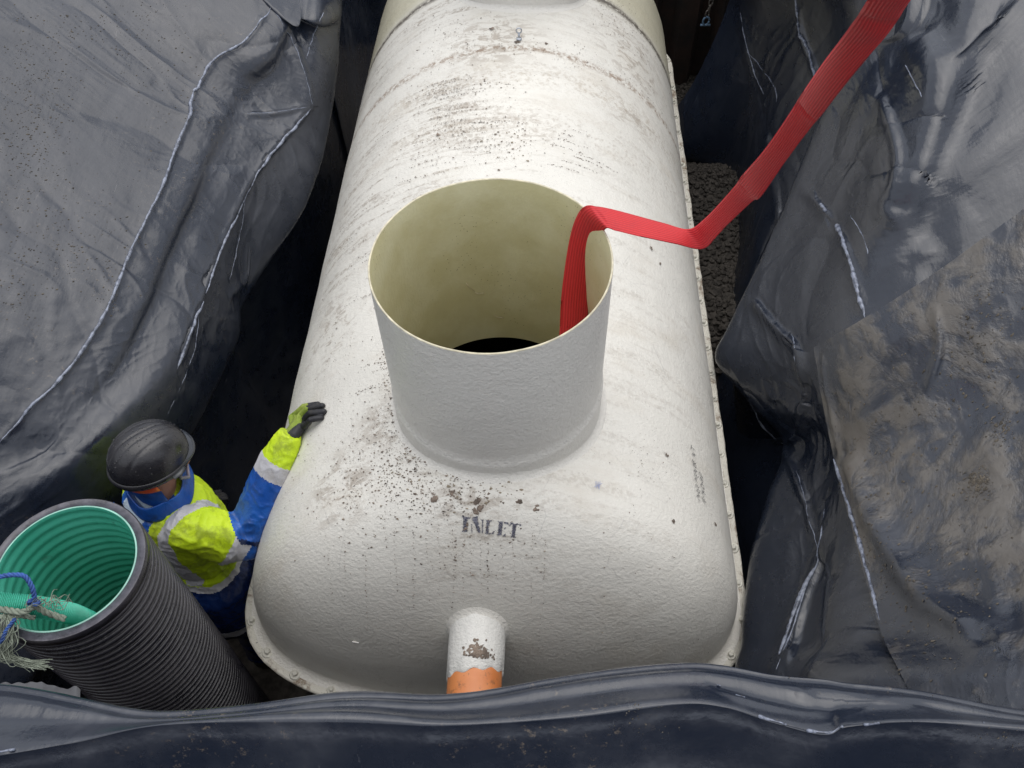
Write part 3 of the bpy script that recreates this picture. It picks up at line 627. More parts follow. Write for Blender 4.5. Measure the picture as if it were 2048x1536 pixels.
pv, pf = lathe([(ir-.002, .80), (ir-.003, .62), (ir-.003, .545), (ir-.008, .542), (ir-.008, .70)], (ix, 0, iz), axis=(0, 1, 0), seg=48); pydata('inlet_pipe', pv, pf, orange.m, stub)
# fillet round stub on the dome
V = []; K = 8; SG = 56
for k in range(K+1):
    for s in range(SG):
        a = 2*math.pi*s/SG; t = k/K; w_ = .024; r_ = ir+.001+w_*t; x, z = ix+r_*math.cos(a), iz+r_*math.sin(a)
        z = min(z, R*.98); U = abs(x)/R; q = max(0, 1-(z/R)**2)**(NE/2)-U**NE; yv = YF+LE-LE*max(0, q)**(1/NE)
        V.append((x, yv-w_*.55*(1-math.sqrt(max(0, 1-(1-t)**2)))-.001+.010*(t**3), z))
pydata('fillet', V, grid_faces(K+1, SG, False, True), GRPR, stub)
# lifting eye bolt
zinc = simple('zinc', (.55, .58, .62), .3, metal=.8)
e_ = hit(1038, 80); er = pydata('eye_bolt', *merge([tube_data([(e_[0], e_[1], e_[2]-.01), (e_[0], e_[1], e_[2]+.035)], .005, 10), lathe([(.001, .0), (.013, .0), (.013, .010), (.001, .011)], tuple(e_), seg=6), tube_data([(e_[0]+.012*math.sin(a), e_[1], e_[2]+.046-.012*math.cos(a)) for a in np.linspace(0, 2*math.pi, 22)], .0035, 8)]), zinc, tank)
# resin drip on the end
h_ = hit(712, 1284)
if h_ is not None: tube('resin_drip', [tuple(h_+np.array([-.012+.024*t, 0, .004*math.cos(t*3.1)])+np.array(ntank(h_[0], h_[1]))*.001) for t in np.linspace(0, 1, 7)], [.001, .003, .002, .0025, .003, .0035, .001], simple('resin', (.8, .79, .75), .25), tank, 6)
# ---------------- paint and pen marks on the shell
ink = M('stencil_ink'); inn = ink.noise(160, 4, .7); ink.set('Base Color', ink.mix(ink.ramp(inn, .4, .65), (.045, .045, .065), (.20, .20, .24))); ink.set('Roughness', .6)
def inpoly(x, y, P):
    c = False; n = len(P)
    for i in range(n):
        x1, y1 = P[i]; x2, y2 = P[i-1]
        if (y1 > y) != (y2 > y) and x < (x2-x1)*(y-y1)/(y2-y1)+x1: c = not c
    return c
G = [ [(505, 560), (640, 590), (640, 612), (592, 610), (582, 790), (590, 808), (500, 805), (525, 780), (530, 600), (505, 585)],
 [(662, 598), (745, 600), (795, 800), (790, 830), (760, 825), (705, 690), (665, 625)], [(655, 680), (668, 680), (665, 815), (650, 815)], [(675, 580), (760, 560), (752, 640), (715, 640)], [(800, 615), (858, 625), (856, 640), (842, 640), (832, 826), (818, 824), (824, 640), (800, 632)],
 [(875, 628), (975, 636), (970, 650), (940, 652), (922, 820), (925, 845), (860, 838), (878, 820), (892, 650)], [(925, 845), (1005, 845), (1018, 800), (1000, 800), (975, 832), (928, 832)],
 [(1070, 645), (1150, 650), (1130, 845), (1125, 870), (1050, 862), (1070, 840), (1088, 665)], [(1155, 655), (1240, 664), (1236, 712), (1220, 688), (1160, 676)], [(1160, 770), (1190, 738), (1190, 775)], [(1140, 870), (1195, 830), (1192, 885), (1145, 880)],
 [(1300, 672), (1360, 690), (1340, 880), (1365, 905), (1262, 892), (1288, 870)], [(1262, 666), (1300, 670), (1300, 692), (1280, 694), (1268, 722), (1256, 718)], [(1355, 678), (1432, 690), (1434, 728), (1418, 724), (1404, 702), (1358, 698)]]
def print_cells(glyphs, x0, x1, y0, y1, st, ox, oy, k, mat, name, drop=.06):
    xs = np.arange(x0, x1, st); ys = np.arange(y0, y1, st); cache = {}
    def pt(i, j):
        if (i, j) not in cache:
            p = hit(ox+(x0+i*st)*k, oy+(y0+j*st)*k); n = np.array(ntank(p[0], p[1])); cache[(i, j)] = (len(V), ); V.append(p+n*.0042+0)
        return cache[(i, j)][0]
    V = []; Fc = []
    for i in range(len(xs)):
        for j in range(len(ys)):
            cx, cy = x0+(i+.5)*st, y0+(j+.5)*st
            cx2, cy2 = cx+rng.normal()*3, cy+rng.normal()*3
            if any(inpoly(cx2, cy2, g) for g in glyphs) and rng.random() > drop: Fc.append((pt(i, j), pt(i, j+1), pt(i+1, j+1), pt(i+1, j)))
    return pydata(name, V, Fc, mat, tank)
print_cells(G, 490, 1450, 550, 920, 9, 860, 960, .12695, ink.m, 'stencil_lettering')
pen = simple('pen_ink', (.05, .05, .06), .6); bpen = simple('blue_pen', (.42, .46, .68), .6)
def strokes(L, ox, oy, k, wdt, mat, name, lift=.0045):
    V = []; Fc = []
    for s in L:
        pts = [hit(ox+x*k, oy+y*k) for x, y in s]; pts = [p for p in pts if p is not None]
        if len(pts) < 2: continue
        pts = [np.array(p) for p in pts]; dn = []
        for a, b in zip(pts[:-1], pts[1:]):
            for t in np.linspace(0, 1, 4, endpoint=False): dn.append(a*(1-t)+b*t)
        dn.append(pts[-1]); o = len(V)
        for i, p in enumerate(dn):
            t = Vector(dn[min(i+1, len(dn)-1)]-dn[max(i-1, 0)]).normalized(); n = ntank(p[0], p[1]); sd_ = t.cross(n).normalized()*wdt*.5; z = float(zt(p[0], p[1])); q = Vector((p[0], p[1], z))+n*lift
            V += [q-sd_, q+sd_]
        Fc += [(o+2*i, o+2*i+1, o+2*i+3, o+2*i+2) for i in range(len(dn)-1)]
    return pydata(name, V, Fc, mat, tank)
HW = [[(500, 1222), (468, 1188)], [(482, 1165), (440, 1118), (490, 1140), (452, 1092)], [(478, 1088), (436, 1040), (455, 1022), (492, 1048), (478, 1088)], [(470, 1000), (420, 945)], [(420, 945), (430, 925)], [(445, 968), (452, 945)], [(470, 1000), (480, 975)],
 [(452, 905), (408, 845), (418, 822), (440, 838), (432, 868)], [(460, 820), (402, 765)], [(402, 765), (412, 742)], [(430, 790), (440, 765)], [(460, 820), (470, 795)], [(432, 742), (388, 690), (452, 725), (396, 668)], [(428, 660), (376, 600), (388, 570), (425, 610), (428, 660)],
 [(418, 585), (362, 530)], [(362, 530), (368, 510)], [(388, 552), (396, 530)], [(418, 585), (426, 560)], [(405, 462), (360, 405), (420, 440), (372, 382)], [(400, 345), (350, 300)], [(340, 330), (352, 258)],
 [(600, 1242), (562, 1225), (570, 1195), (545, 1200), (540, 1165), (556, 1140)], [(590, 1115), (520, 1040)], [(530, 1085), (570, 1060), (520, 1040)], [(568, 1020), (528, 990), (505, 940), (520, 925), (560, 960), (568, 1020)],
 [(520, 930), (545, 880), (520, 850), (510, 868)], [(545, 880), (505, 810), (490, 835)], [(545, 835), (490, 760), (480, 720), (515, 755), (545, 835)]]
strokes(HW, 1340, 860, .1172, .0019, pen, 'handwriting')
strokes([[(1190, 964), (1192, 978)], [(1192, 964), (1196, 978), (1196, 965)], [(1199, 964), (1197, 980)], [(1187, 975), (1203, 968)]], 0, 0, 1, .0016, bpen, 'pen_scribble')
# ---------------- mud flecks: thousands of small dried lumps
mud = simple('dried_mud', (.19, .15, .12), .9, var=.55, scale=25); mudl = simple('pale_mud', (.30, .25, .18), .9, var=.3, scale=25)
spv = []; spf = []; spv2 = []; spf2 = []
def fleck(p, s, el=1.0, ang=0.0, pale=False):
    n = ntank(p[0], p[1]); t = n.cross(Vector((0, 1, 0))).normalized(); b = n.cross(t); c, sn = math.cos(ang), math.sin(ang); t, b = t*c+b*sn, b*c-t*sn
    base = Vector((p[0], p[1], float(zt(p[0], p[1]))))+n*.003
    A, B = (spv2, spf2) if pale else (spv, spf); o = len(A); m = 7
    for k in range(m):
        a = 2*math.pi*k/m; r = s*rng.uniform(.6, 1.3); A.append(base+t*math.cos(a)*r*el+b*math.sin(a)*r)
    A.append(base+n*min(.0035, s*.7)); B.extend([(o+k, o+(k+1) % m, o+m) for k in range(m)])
def cluster(cx, cy, sx, sy, n_, smin=.0012, smax=.004, rot=0, chain=0, pale=.08):
    c, s_ = math.cos(rot), math.sin(rot); n = int(n_*.6)
    for _ in range(n):
        u, v = rng.normal()*sx, rng.normal()*sy; p = hit(cx+u*c-v*s_, cy+u*s_+v*c)
        if p is None or dd(p, RC) < RR+.02 or (dd(p, RC2) < RR+.02): continue
        s = smin*.75*(smax/smin)**(rng.random()**2.4); fleck(p, s, rng.uniform(1, 1.8), rng.uniform(-.5, .5), rng.random() < pale)
        if chain and rng.random() < chain:
            for q in range(rng.integers(2, 6)):
                fleck(p+np.array([rng.normal()*.004, 0.007*(q+1), 0])*[1, rng.choice([-1, 1]), 1], s*.6, 1.3)
cluster(800, 850, 32, 75, 620, chain=.1); cluster(760, 900, 55, 60, 700); cluster(775, 745, 9, 40, 150); cluster(850, 960, 70, 30, 420, pale=.2); cluster(900, 1000, 50, 22, 330, smax=.004); cluster(720, 980, 70, 50, 380)
cluster(965, 985, 60, 20, 110, .002, .006, pale=.6); cluster(845, 905, 24, 30, 130, .002, .0055); cluster(1000, 1080, 60, 40, 130); cluster(820, 1060, 90, 50, 200); cluster(640, 900, 40, 120, 110)
cluster(930, 200, 50, 30, 260, smax=.0045); cluster(900, 280, 70, 30, 420, smax=.005); cluster(1010, 295, 45, 20, 110, .002, .007, pale=.7); cluster(960, 240, 60, 60, 200); cluster(1110, 270, 40, 26, 110)
cluster(950, 60, 60, 28, 330); cluster(1000, 100, 100, 14, 300); cluster(1170, 125, 60, 14, 220, rot=.3); cluster(1280, 180, 40, 10, 160, rot=.7); cluster(1250, 50, 45, 16, 420, rot=.85); cluster(1220, 25, 26, 18, 240); cluster(860, 130, 60, 36, 160)
cluster(700, 560, 60, 90, 120); cluster(680, 700, 30, 60, 140, rot=-.5); cluster(800, 380, 70, 20, 60); cluster(740, 420, 40, 60, 60); cluster(1290, 930, 22, 40, 70, smax=.003); cluster(1150, 960, 140, 120, 60, smax=.0028); cluster(1300, 1200, 110, 90, 40, smax=.0035); cluster(1350, 520, 60, 200, 60, smax=.003)
cluster(950, 1320, 24, 14, 10)
# dripping trails below the lettering
for x0, y0, y1 in ((852, 1040, 1200), (878, 1050, 1190), (905, 1060, 1260), (912, 1075, 1190), (930, 1080, 1230), (942, 1070, 1180), (960, 1080, 1200), (975, 1060, 1190), (825, 1060, 1230), (790, 1070, 1190), (1030, 1050, 1200), (1068, 1055, 1210), (690, 1080, 1200), (660, 1100, 1200), (730, 1090, 1260), (1090, 1080, 1300), (770, 1000, 1100), (1005, 1090, 1180)):
    x = x0; y = y0; s = rng.uniform(.0014, .0026)
    while y < y1:
        p = hit(x, y)
        if p is not None: fleck(p, s*rng.uniform(.5, 1.3), .8)
        x += rng.normal()*1.1+(x0-960)*-.0012; y += rng.uniform(2.5, 15)
# drag marks along circumference
for cx, cy, n in ((880, 215, 14), (930, 250, 14), (820, 330, 8), (760, 545, 10), (800, 600, 6), (690, 500, 8), (1120, 300, 10), (870, 180, 10), (760, 760, 10)):
    for _ in range(n):
        p = hit(cx+rng.normal()*30, cy+rng.normal()*30)
        if p is None: continue
        for q in range(rng.integers(6, 22)):
            x = p[0]+(q*.009)*rng.uniform(.8, 1.2); y = p[1]+rng.normal()*.002-.02*(q/20)**2
            if math.hypot(x-RC[0], y-RC[1]) > RR+.02: fleck((x, y), rng.uniform(.0008, .0022), 1.8)
# bigger clods
for px, py, s in ((985, 58, .011), (1035, 84, .010), (1092, 88, .005), (876, 270, .007), (870, 1000, .008), (955, 1005, .009), (958, 1015, .008), (952, 1022, .007), (905, 985, .006), (1333, 911, .005), (1347, 1043, .006), (1430, 1050, .005), (1302, 497, .006), (1320, 528, .006), (852, 862, .009), (935, 1050, .005), (930, 1058, .007), (1075, 1018, .008), (1038, 1005, .007), (985, 955, .006)):
    p = hit(px, py)
    if p is None: continue
    for k in range(5): fleck(p+rng.normal(size=3)*s*.5, s*rng.uniform(.4, .9), 1.2, rng.uniform(0, 3))
ms = pydata('mud_specks', spv, spf, mud, tank, smooth=False); ms['kind'] = 'stuff'; ms = pydata('mud_specks', spv2, spf2, mudl, tank, smooth=False); ms['kind'] = 'stuff'
# patch of mud on the stub
pm = []; pfm = []
for _ in range(150):
    a = math.pi/2+rng.normal()*.22-.15; y = .758+abs(rng.normal())*.022; n = Vector((math.cos(a), 0, math.sin(a))); b0 = Vector((ix, y, iz))+n*(ir+.004); t = Vector((0, 1, 0)); b = n.cross(t); o = len(pm); s = rng.uniform(.001, .006)
    for k in range(6): an = k*math.pi/3; r = s*rng.uniform(.6, 1.3); pm.append(b0+t*math.cos(an)*r+b*math.sin(an)*r)
    pm.append(b0+n*.002); pfm += [(o+k, o+(k+1) % 6, o+6) for k in range(6)]
o = pydata('mud_specks', pm, pfm, mud, stub, smooth=False); o['kind'] = 'stuff'
# splinters inside the turret, on its wall
wood = simple('straw', (.55, .48, .33), .7)
for a_, b_ in (((933, 567), (950, 585)), ((950, 585), (968, 588)), ((988, 630), (1008, 638))):
    P_ = []
    for q in np.linspace(0, 1, 4):
        px, py = a_[0]*(1-q)+b_[0]*q, a_[1]*(1-q)+b_[1]*q+2*math.sin(q*5); v = CF+CR*(px-1024)/F_PX-CU*(py-768)/F_PX
        oo = CO[:2]-np.array(RC); A = v[:2]@v[:2]; B = oo@v[:2]; C_ = oo@oo-(RR-.014)**2; t = (-B+math.sqrt(B*B-A*C_))/A; P_.append(tuple(CO+t*v))
    tube('splinter', P_, .0013, wood, tank, 5)
# ================================================================== red lifting strap
red = M('red_webbing'); uvn = red.t.nodes.new('ShaderNodeUVMap'); uvn.uv_map = 'UVMap'; ux, uy, _ = red.sep(uvn.outputs[0])[0:3]
st = red.math('SINE', red.math('MULTIPLY', ux, 2*math.pi*11)); weave = red.math('SINE', red.math('MULTIPLY', uy, 420))
rc = red.mix(red.ramp(st, -1, -.2), (.44, .013, .017), (.62, .026, .032)); rc = red.mix(red.math('MULTIPLY', red.ramp(red.noise(9, 5), .45, .75), .35), rc, (.34, .03, .04))
red.set('Base Color', rc); red.set('Roughness', .62); red.set('Sheen Weight', .0); b_ = red.bump(st, .0005, .8); red.bump(weave, .0002, .4, b_)
Lf = [(1108, 760, .93), (1112, 720, 1.0), (1119, 668, 1.07), (1123, 590, 1.18), (1135, 500, 1.32), (1150, 440, 1.43), (1170, 412, 1.502), (1200, 414, 1.512), (1260, 428, 1.50), (1330, 446, 1.495), (1376, 458, 1.49), (1410, 437, 1.55), (1468, 374, 1.74), (1480, 356, 1.80), (1530, 297, 1.96), (1580, 225, 2.10), (1600, 192, 2.16), (1650, 120, 2.30), (1708, 42, 2.44), (1735, 2, 2.5), (1800, -90, 2.6), (1900, -220, 2.8)]
Rt = [(1166, 740, .95), (1170, 700, 1.0), (1175, 640, 1.08), (1179, 590, 1.16), (1187, 530, 1.28), (1200, 482, 1.40), (1212, 458, 1.497), (1232, 461, 1.505), (1290, 475, 1.49), (1350, 488, 1.475), (1406, 498, 1.46), (1440, 465, 1.55), (1502, 405, 1.70), (1522, 393, 1.76), (1570, 325, 1.93), (1622, 255, 2.08), (1642, 232, 2.14), (1694, 165, 2.28), (1782, 60, 2.42), (1820, 0, 2.5), (1885, -90, 2.6), (1985, -220, 2.8)]
LE_ = catmull(np.array([at(a, b, z=c) for a, b, c in Lf]), 190); RE_ = catmull(np.array([at(a, b, z=c) for a, b, c in Rt]), 190)
V = []; UV = []; ns = 14; acc = 0; pm_ = None; kink = np.array([10, 12.7, 15.7, 18.2, 6.5])/21*189
for i in range(190):
    a, b = LE_[i], RE_[i]; wv = b-a; m_ = (a+b)/2; 
    if pm_ is not None: acc += np.linalg.norm(m_-pm_)
    pm_ = m_; t = (LE_[min(i+1, 189)]-LE_[max(i-1, 0)]); n = np.cross(wv, t); n /= np.linalg.norm(n)+1e-9
    if n@(CO-m_) < 0: n = -n
    dk = min(abs(i-kink)); pinch = math.exp(-(dk/1.3)**2); th = .0085*(1-.75*pinch)
    rid = .0018*math.exp(-((dk-3)/2)**2)
    for k in range(ns):
        s = k/(ns-1); bulge = math.sin(math.pi*s)**.7*th*(.9 if i > 95 else .6); V.append(a+wv*s+n*(bulge+rid*math.sin(s*4+i*.3)+.0015*math.sin(i*.21+3*s))); UV.append((s, acc))
    for k in range(ns):
        s = 1-k/(ns-1); V.append(a+wv*(.01+.98*s)-n*(math.sin(math.pi*s)**.7*th*.6+.001)); UV.append((s, acc))
Fc = grid_faces(190, 2*ns, False, True)
strap = pydata('lifting_strap', V, Fc, red.m); uvl = strap.data.uv_layers.new(name='UVMap')
for lp in strap.data.loops: uvl.data[lp.index].uv = UV[lp.vertex_index]
tagit(strap, 'red ribbed lifting strap hooked over the turret rim and rising over the pit', 'strap')
# ================================================================== big twin-wall pipe
pax = Vector((.03, .03, .998)).normalized(); pc = Vector(at(132, 1132, z=.93)); RO = .213
blackp = M('black_ribbed_plastic'); bn = blackp.noise(8, 6, .65); blackp.set('Base Color', blackp.mix(blackp.ramp(bn, .35, .7), (.018, .017, .024), (.05, .047, .055))); blackp.set('Roughness', blackp.ramp(bn, .3, .7, .24, .45)); blackp.set('Specular IOR Level', .7); blackp.bump(blackp.noise(50, 4), .0015)
greenp = M('green_plastic'); gnn = greenp.noise(4, 6, .6); gc = greenp.mix(greenp.ramp(gnn, .35, .7), (.07, .44, .31), (.12, .54, .41)); gd = greenp.math('MULTIPLY', greenp.ramp(greenp.noise(7, 7, .7, greenp.map(loc=(2, 3, 1))), .6, .7), .5); gc = greenp.mix(gd, gc, (.05, .08, .05)); greenp.set('Base Color', gc); greenp.set('Roughness', .3); greenp.bump(greenp.noise(60, 3), .001)
pipe = empty('corrugated_pipe', tuple(pc-pax*1.55)); tagit(pipe, 'wide black ribbed pipe with green lining standing on end beside the worker', 'pipe')
ni = .043; pr = []; h = -.03; PL = 1.8; step = .030
while h > -PL:
    pr += [(RO, h), (RO+.001, h-step*.2), (RO, h-step*.42), (RO-.004, h-step*.52), (RO-.013, h-step*.58), (RO-.013, h-step*.90), (RO-.004, h-step*.97)]; h -= step
V, Fc = lathe([(RO-.003, -.0), (RO, -.004), (RO, -.028), (RO-.011, -.03)]+pr, tuple(pc), pax, 96); pydata('outer_wall', V, Fc, blackp.m, pipe)
V, Fc = lathe([(RO-ni+.018, -.002), (RO-ni+.018, 0), (RO-.003, 0)], tuple(pc), pax, 96); wet = simple('cut_black_plastic', (.07, .068, .085), .3, .6, var=.4, scale=30, bump=.002); pydata('cut_rim', V, Fc, wet, pipe)
pr = []
for k in range(400):
    hh = -k*PL/400; pr.append((RO-ni+.014+.0020*math.sin(2*math.pi*hh/.0405)-(.0), hh))
V, Fc = lathe(pr, tuple(pc), pax, 96); pydata('inner_lining', V, [f[::-1] for f in Fc], greenp.m, pipe)
V, Fc = lathe([(RO-ni+.0135, 0.0005), (RO-ni+.0165, .001), (RO-ni+.0178, .0)], tuple(pc), pax, 96); pydata('lining_edge', V, Fc, simple('pale_green_edge', (.26, .50, .42), .4), pipe)
# droplets on the cut rim
# small green hose
hp = catmull(np.array([at(-160, 1165, z=1.09), at(-60, 1195, z=1.03), at(0, 1206, z=.99), at(60, 1212, z=.95), at(120, 1222, z=.88), at(160, 1234, z=.78), tuple(pc+Vector((0, -.06, -.38))), tuple(pc+Vector((.02, -.04, -.7)))]), 900)
hr = [.0262+.0030*math.cos(2*math.pi*k/8) for k in range(900)]
hoseg = M('green_hose'); hoseg.set('Base Color', hoseg.mix(hoseg.ramp(hoseg.noise(12, 5), .4, .7), (.07, .50, .36), (.12, .60, .45))); hoseg.set('Roughness', .3)
o = tube('drain_hose', [tuple(p) for p in hp], hr, hoseg.m, None, 20); tagit(o, 'thin light green ribbed hose resting inside the mouth of the wide pipe', 'hose')
# ropes
blue = simple('blue_rope', (.035, .09, .30), .7, var=.4, scale=60); frayc = simple('frayed_fibre', (.22, .25, .20), .8, var=.4, scale=50); greyr = simple('dirty_rope', (.13, .115, .09), .85, var=.4, scale=50)
def twisted(P, r, n=3, pitch=.03, m=160):
    C = catmull(np.array(P), m); P2, T, N = frame_path(C); out = []; L = 0
    for k in range(n):
        Q = []; L = 0
        for i, (p, t, nn) in enumerate(zip(P2, T, N)):
            if i: L += (P2[i]-P2[i-1]).length
            b = t.cross(nn); a = 2*math.pi*(L/pitch+k/n); Q.append(p+(nn*math.cos(a)+b*math.sin(a))*r*.55)
        out.append(tube_data(Q, r*.58, 6))
    return merge(out)
br = pydata('blue_rope', *merge([twisted([at(-60, 1158, z=1.09), at(-10, 1155, z=1.08), at(20, 1150, z=1.075), at(48, 1152, z=1.065), at(62, 1170, z=1.05), at(68, 1190, z=1.03), at(67, 1204, z=1.01)], .006),
    twisted([at(67+11*math.cos(a), 1205+4*math.sin(a), z=1.01+.008*math.sin(a*2)) for a in np.linspace(0, 9, 14)], .005), twisted([at(30, 1238, z=1.0), at(12, 1262, z=.98), at(4, 1280, z=.97), at(-10, 1290, z=.96)], .005)]), blue)
tagit(br, 'blue twisted rope looped and knotted round the light green hose', 'rope')
parts = []
def strand(P, r, j=.0): parts.append(tube_data([tuple(q) for q in catmull(np.array(P)+rng.normal(size=(len(P), 3))*j, 24)], r, 5))
parts.append(twisted([at(-60, 1212, z=1.0), at(0, 1218, z=1.0), at(45, 1224, z=1.0), at(70, 1214, z=1.0), at(95, 1226, z=.97), at(130, 1238, z=.94)], .008, 3, .05))
parts.append(twisted([at(-20, 1235, z=.99), at(40, 1232, z=.98), at(70, 1236, z=.97)], .006, 3, .04))
for k in range(60):
    x0 = rng.uniform(5, 30); strand([at(x0, 1232, z=.99), at(x0+rng.normal()*8, 1255, z=.98), at(x0-6+rng.normal()*12, 1285, z=.96), at(rng.uniform(-5, 30), 1312+rng.normal()*5, z=.93), at(40+rng.normal()*9, 1322+rng.normal()*4, z=.92), at(rng.uniform(60, 105), 1332+rng.normal()*6, z=.91)], rng.uniform(.0005, .0013), .004)
for k in range(26):
    x0 = rng.uniform(35, 110); strand([at(x0, 1215+rng.normal()*4, z=1.01), at(x0+rng.uniform(5, 20), 1200+rng.normal()*8, z=1.02), at(x0+rng.uniform(15, 40), 1205+rng.normal()*9, z=1.0)], .0009, .004)
fr = pydata('frayed_rope', *merge(parts), [frayc]); tagit(fr, 'grey-green frayed rope end dangling from the lip of the wide pipe', 'rope')
# torn scrap
rows = []
for t in np.linspace(0, 1, 5):
    rows.append([at(-40+x*200, 1368+(9*float(pn([[x*4.3, 0, 0]])[0])+6*float(pn([[x*11, 3, 0]])[0])+22*max(0, x-.75)*4*.6)*(1-t)+t*60, z=1.24+.12*t*0+.04*t) for x in np.linspace(0, 1, 60)])
SS = Sheet(np.array(rows), 30, 120); SS.disp(.006*pn(SS.base, 14)); o = SS.build('torn_plastic', liner_mat('torn_grey', (.06, .06, .065), .8), 'ragged torn scrap of grey plastic showing behind the near edge of the liner', 'plastic scrap')
# chain
chain = empty('hanging_chain', (1.34, 5.9, .5)); tagit(chain, 'short steel chain with a shackle hanging in front of the rusty piling', 'chain')
steel = simple('old_steel', (.22, .20, .18), .45, metal=.7); c0 = at(1412, 42, y=5.45)
def torus_link(c, a, b, r, turn):
    P_ = []
    for t in np.linspace(0, 2*math.pi, 17): 
        x, z = a*math.cos(t), b*math.sin(t); P_.append((c[0]+x*math.cos(turn), c[1]+x*math.sin(turn), c[2]+z))
    return tube_data(P_, r, 6)
for k in range(26):
    c = (c0[0]+.012*math.sin(k*.5)*(k < 4), c0[1], c0[2]+.05+k*.042); pydata('link', *torus_link(c, .013, .028, .0055, (k % 2)*1.4+.3), steel, chain)
pydata('shackle', *merge([torus_link((c0[0], c0[1], c0[2]), .022, .03, .008, .2), tube_data([(c0[0]-.035, c0[1], c0[2]-.03), (c0[0]+.035, c0[1], c0[2]-.03)], .009, 8)]), simple('blue_shackle', (.16, .26, .38), .4, metal=.3), chain)
# ================================================================== the worker
def loft(st, seg=20, cap=True):
    # st: (centre, half width, half depth, width direction)
    V = []; n = len(st); C = [Vector(s[0]) for s in st]
    for i, s in enumerate(st):
        T = (C[min(i+1, n-1)]-C[max(i-1, 0)]).normalized(); wd = Vector(s[3]); wd = (wd-T*wd.dot(T)).normalized(); dp = T.cross(wd)
        for k in range(seg):
            a = 2*math.pi*k/seg; V.append(C[i]+wd*math.cos(a)*s[1]+dp*math.sin(a)*s[2])
    Fc = grid_faces(n, seg, False, True); o = len(V); V += [C[0], C[-1]]
    Fc += [(o, (k+1) % seg, k) for k in range(seg)]+[(o+1, (n-1)*seg+k, (n-1)*seg+(k+1) % seg) for k in range(seg)]
    return V, Fc
def ball(c, r, seg=14):
    r = (r, r, r) if not hasattr(r, '__len__') else r; V = []; n = 9
    for i in range(1, n): 
        p = math.pi*i/n
        for k in range(seg): a = 2*math.pi*k/seg; V.append(Vector(c)+Vector((r[0]*math.sin(p)*math.cos(a), r[1]*math.sin(p)*math.sin(a), r[2]*math.cos(p))))
    Fc = grid_faces(n-1, seg, False, True); o = len(V); V += [Vector(c)+Vector((0, 0, r[2])), Vector(c)-Vector((0, 0, r[2]))]
    Fc += [(o, k, (k+1) % seg) for k in range(seg)]+[(o+1, (n-2)*seg+(k+1) % seg, (n-2)*seg+k) for k in range(seg)]
    return V, Fc
def remesh(name, parts, vox, smooth=4):
    V, Fc = merge(parts); me = bpy.data.meshes.new(name); me.from_pydata([tuple(v) for v in V], [], Fc); o = bpy.data.objects.new(name, me); COL.objects.link(o)
    bmm = bmesh.new(); bmm.from_mesh(me); bmesh.ops.recalc_face_normals(bmm, faces=bmm.faces); bmm.to_mesh(me); bmm.free()
    r = o.modifiers.new('r', 'REMESH'); r.mode = 'VOXEL'; r.voxel_size = vox; r.use_smooth_shade = True
    s = o.modifiers.new('s', 'SMOOTH'); s.iterations = smooth; s.factor = .5
    dg = bpy.context.evaluated_depsgraph_get(); m2 = bpy.data.meshes.new_from_object(o.evaluated_get(dg)); bpy.data.objects.remove(o); m2.name = name; return m2
def getV(me): a = np.empty(len(me.vertices)*3); me.vertices.foreach_get('co', a); return a.reshape(-1, 3)
def getN(me): a = np.empty(len(me.vertices)*3); me.vertex_normals.foreach_get('vector', a); return a.reshape(-1, 3)
def setV(me, a): me.vertices.foreach_set('co', a.reshape(-1)); me.update()
def centers(me): a = np.empty(len(me.polygons)*3); me.polygons.foreach_get('center', a); return a.reshape(-1, 3)
HD = Vector((.66, .75, 0)).normalized(); RT = Vector((HD.y, -HD.x, 0)); UP = Vector((0, 0, 1))
N0 = Vector((-1.17, 1.335, .50)); HIP = Vector((-1.15, 1.27, -.12))
person = empty('person', (-1.15, 1.30, -.9)); tagit(person, 'person in black helmet and yellow-blue hi-vis jacket leaning one gloved hand on the tank', 'person')
RS = N0+RT*.165+Vector((0, 0, -.055)); LS = N0-RT*.165+Vector((0, 0, -.055))
EL = Vector((-.893, 1.235, .325)); 
w_s = hit(597, 890); w_n = ntank(w_s[0], w_s[1]); WR = Vector(w_s)+w_n*.042
LEb = LS+Vector((-.07, .02, -.27)); LWr = LEb+Vector((.10, .14, -.18))
skin = M('skin'); skin.set('Base Color', skin.mix(skin.ramp(skin.noise(25, 4), .3, .7), (.48, .24, .17), (.58, .32, .24))); skin.set('Roughness', .5); skin.set('Subsurface Weight', .1); skin.b.inputs['Subsurface Radius'].default_value = (.01, .004, .002)
HC = N0+HD*.045+Vector((0, 0, .155))    # head centre
def seglist(A, B, ra, rb, n=6, wdir=UP, sq=1.0): return [(A.lerp(B, t), ra*(1-t)+rb*t, (ra*(1-t)+rb*t)*sq, wdir) for t in np.linspace(0, 1, n)]
hp_ = []
for i, p in enumerate(np.linspace(-1, 1, 13)):
    r = math.sqrt(max(.02, 1-p*p)); hp_.append((HC+UP*(.115*p)+HD*(.012 if p < 0 else 0), .074*r*(1 if p > -.3 else .88), .092*r, RT))
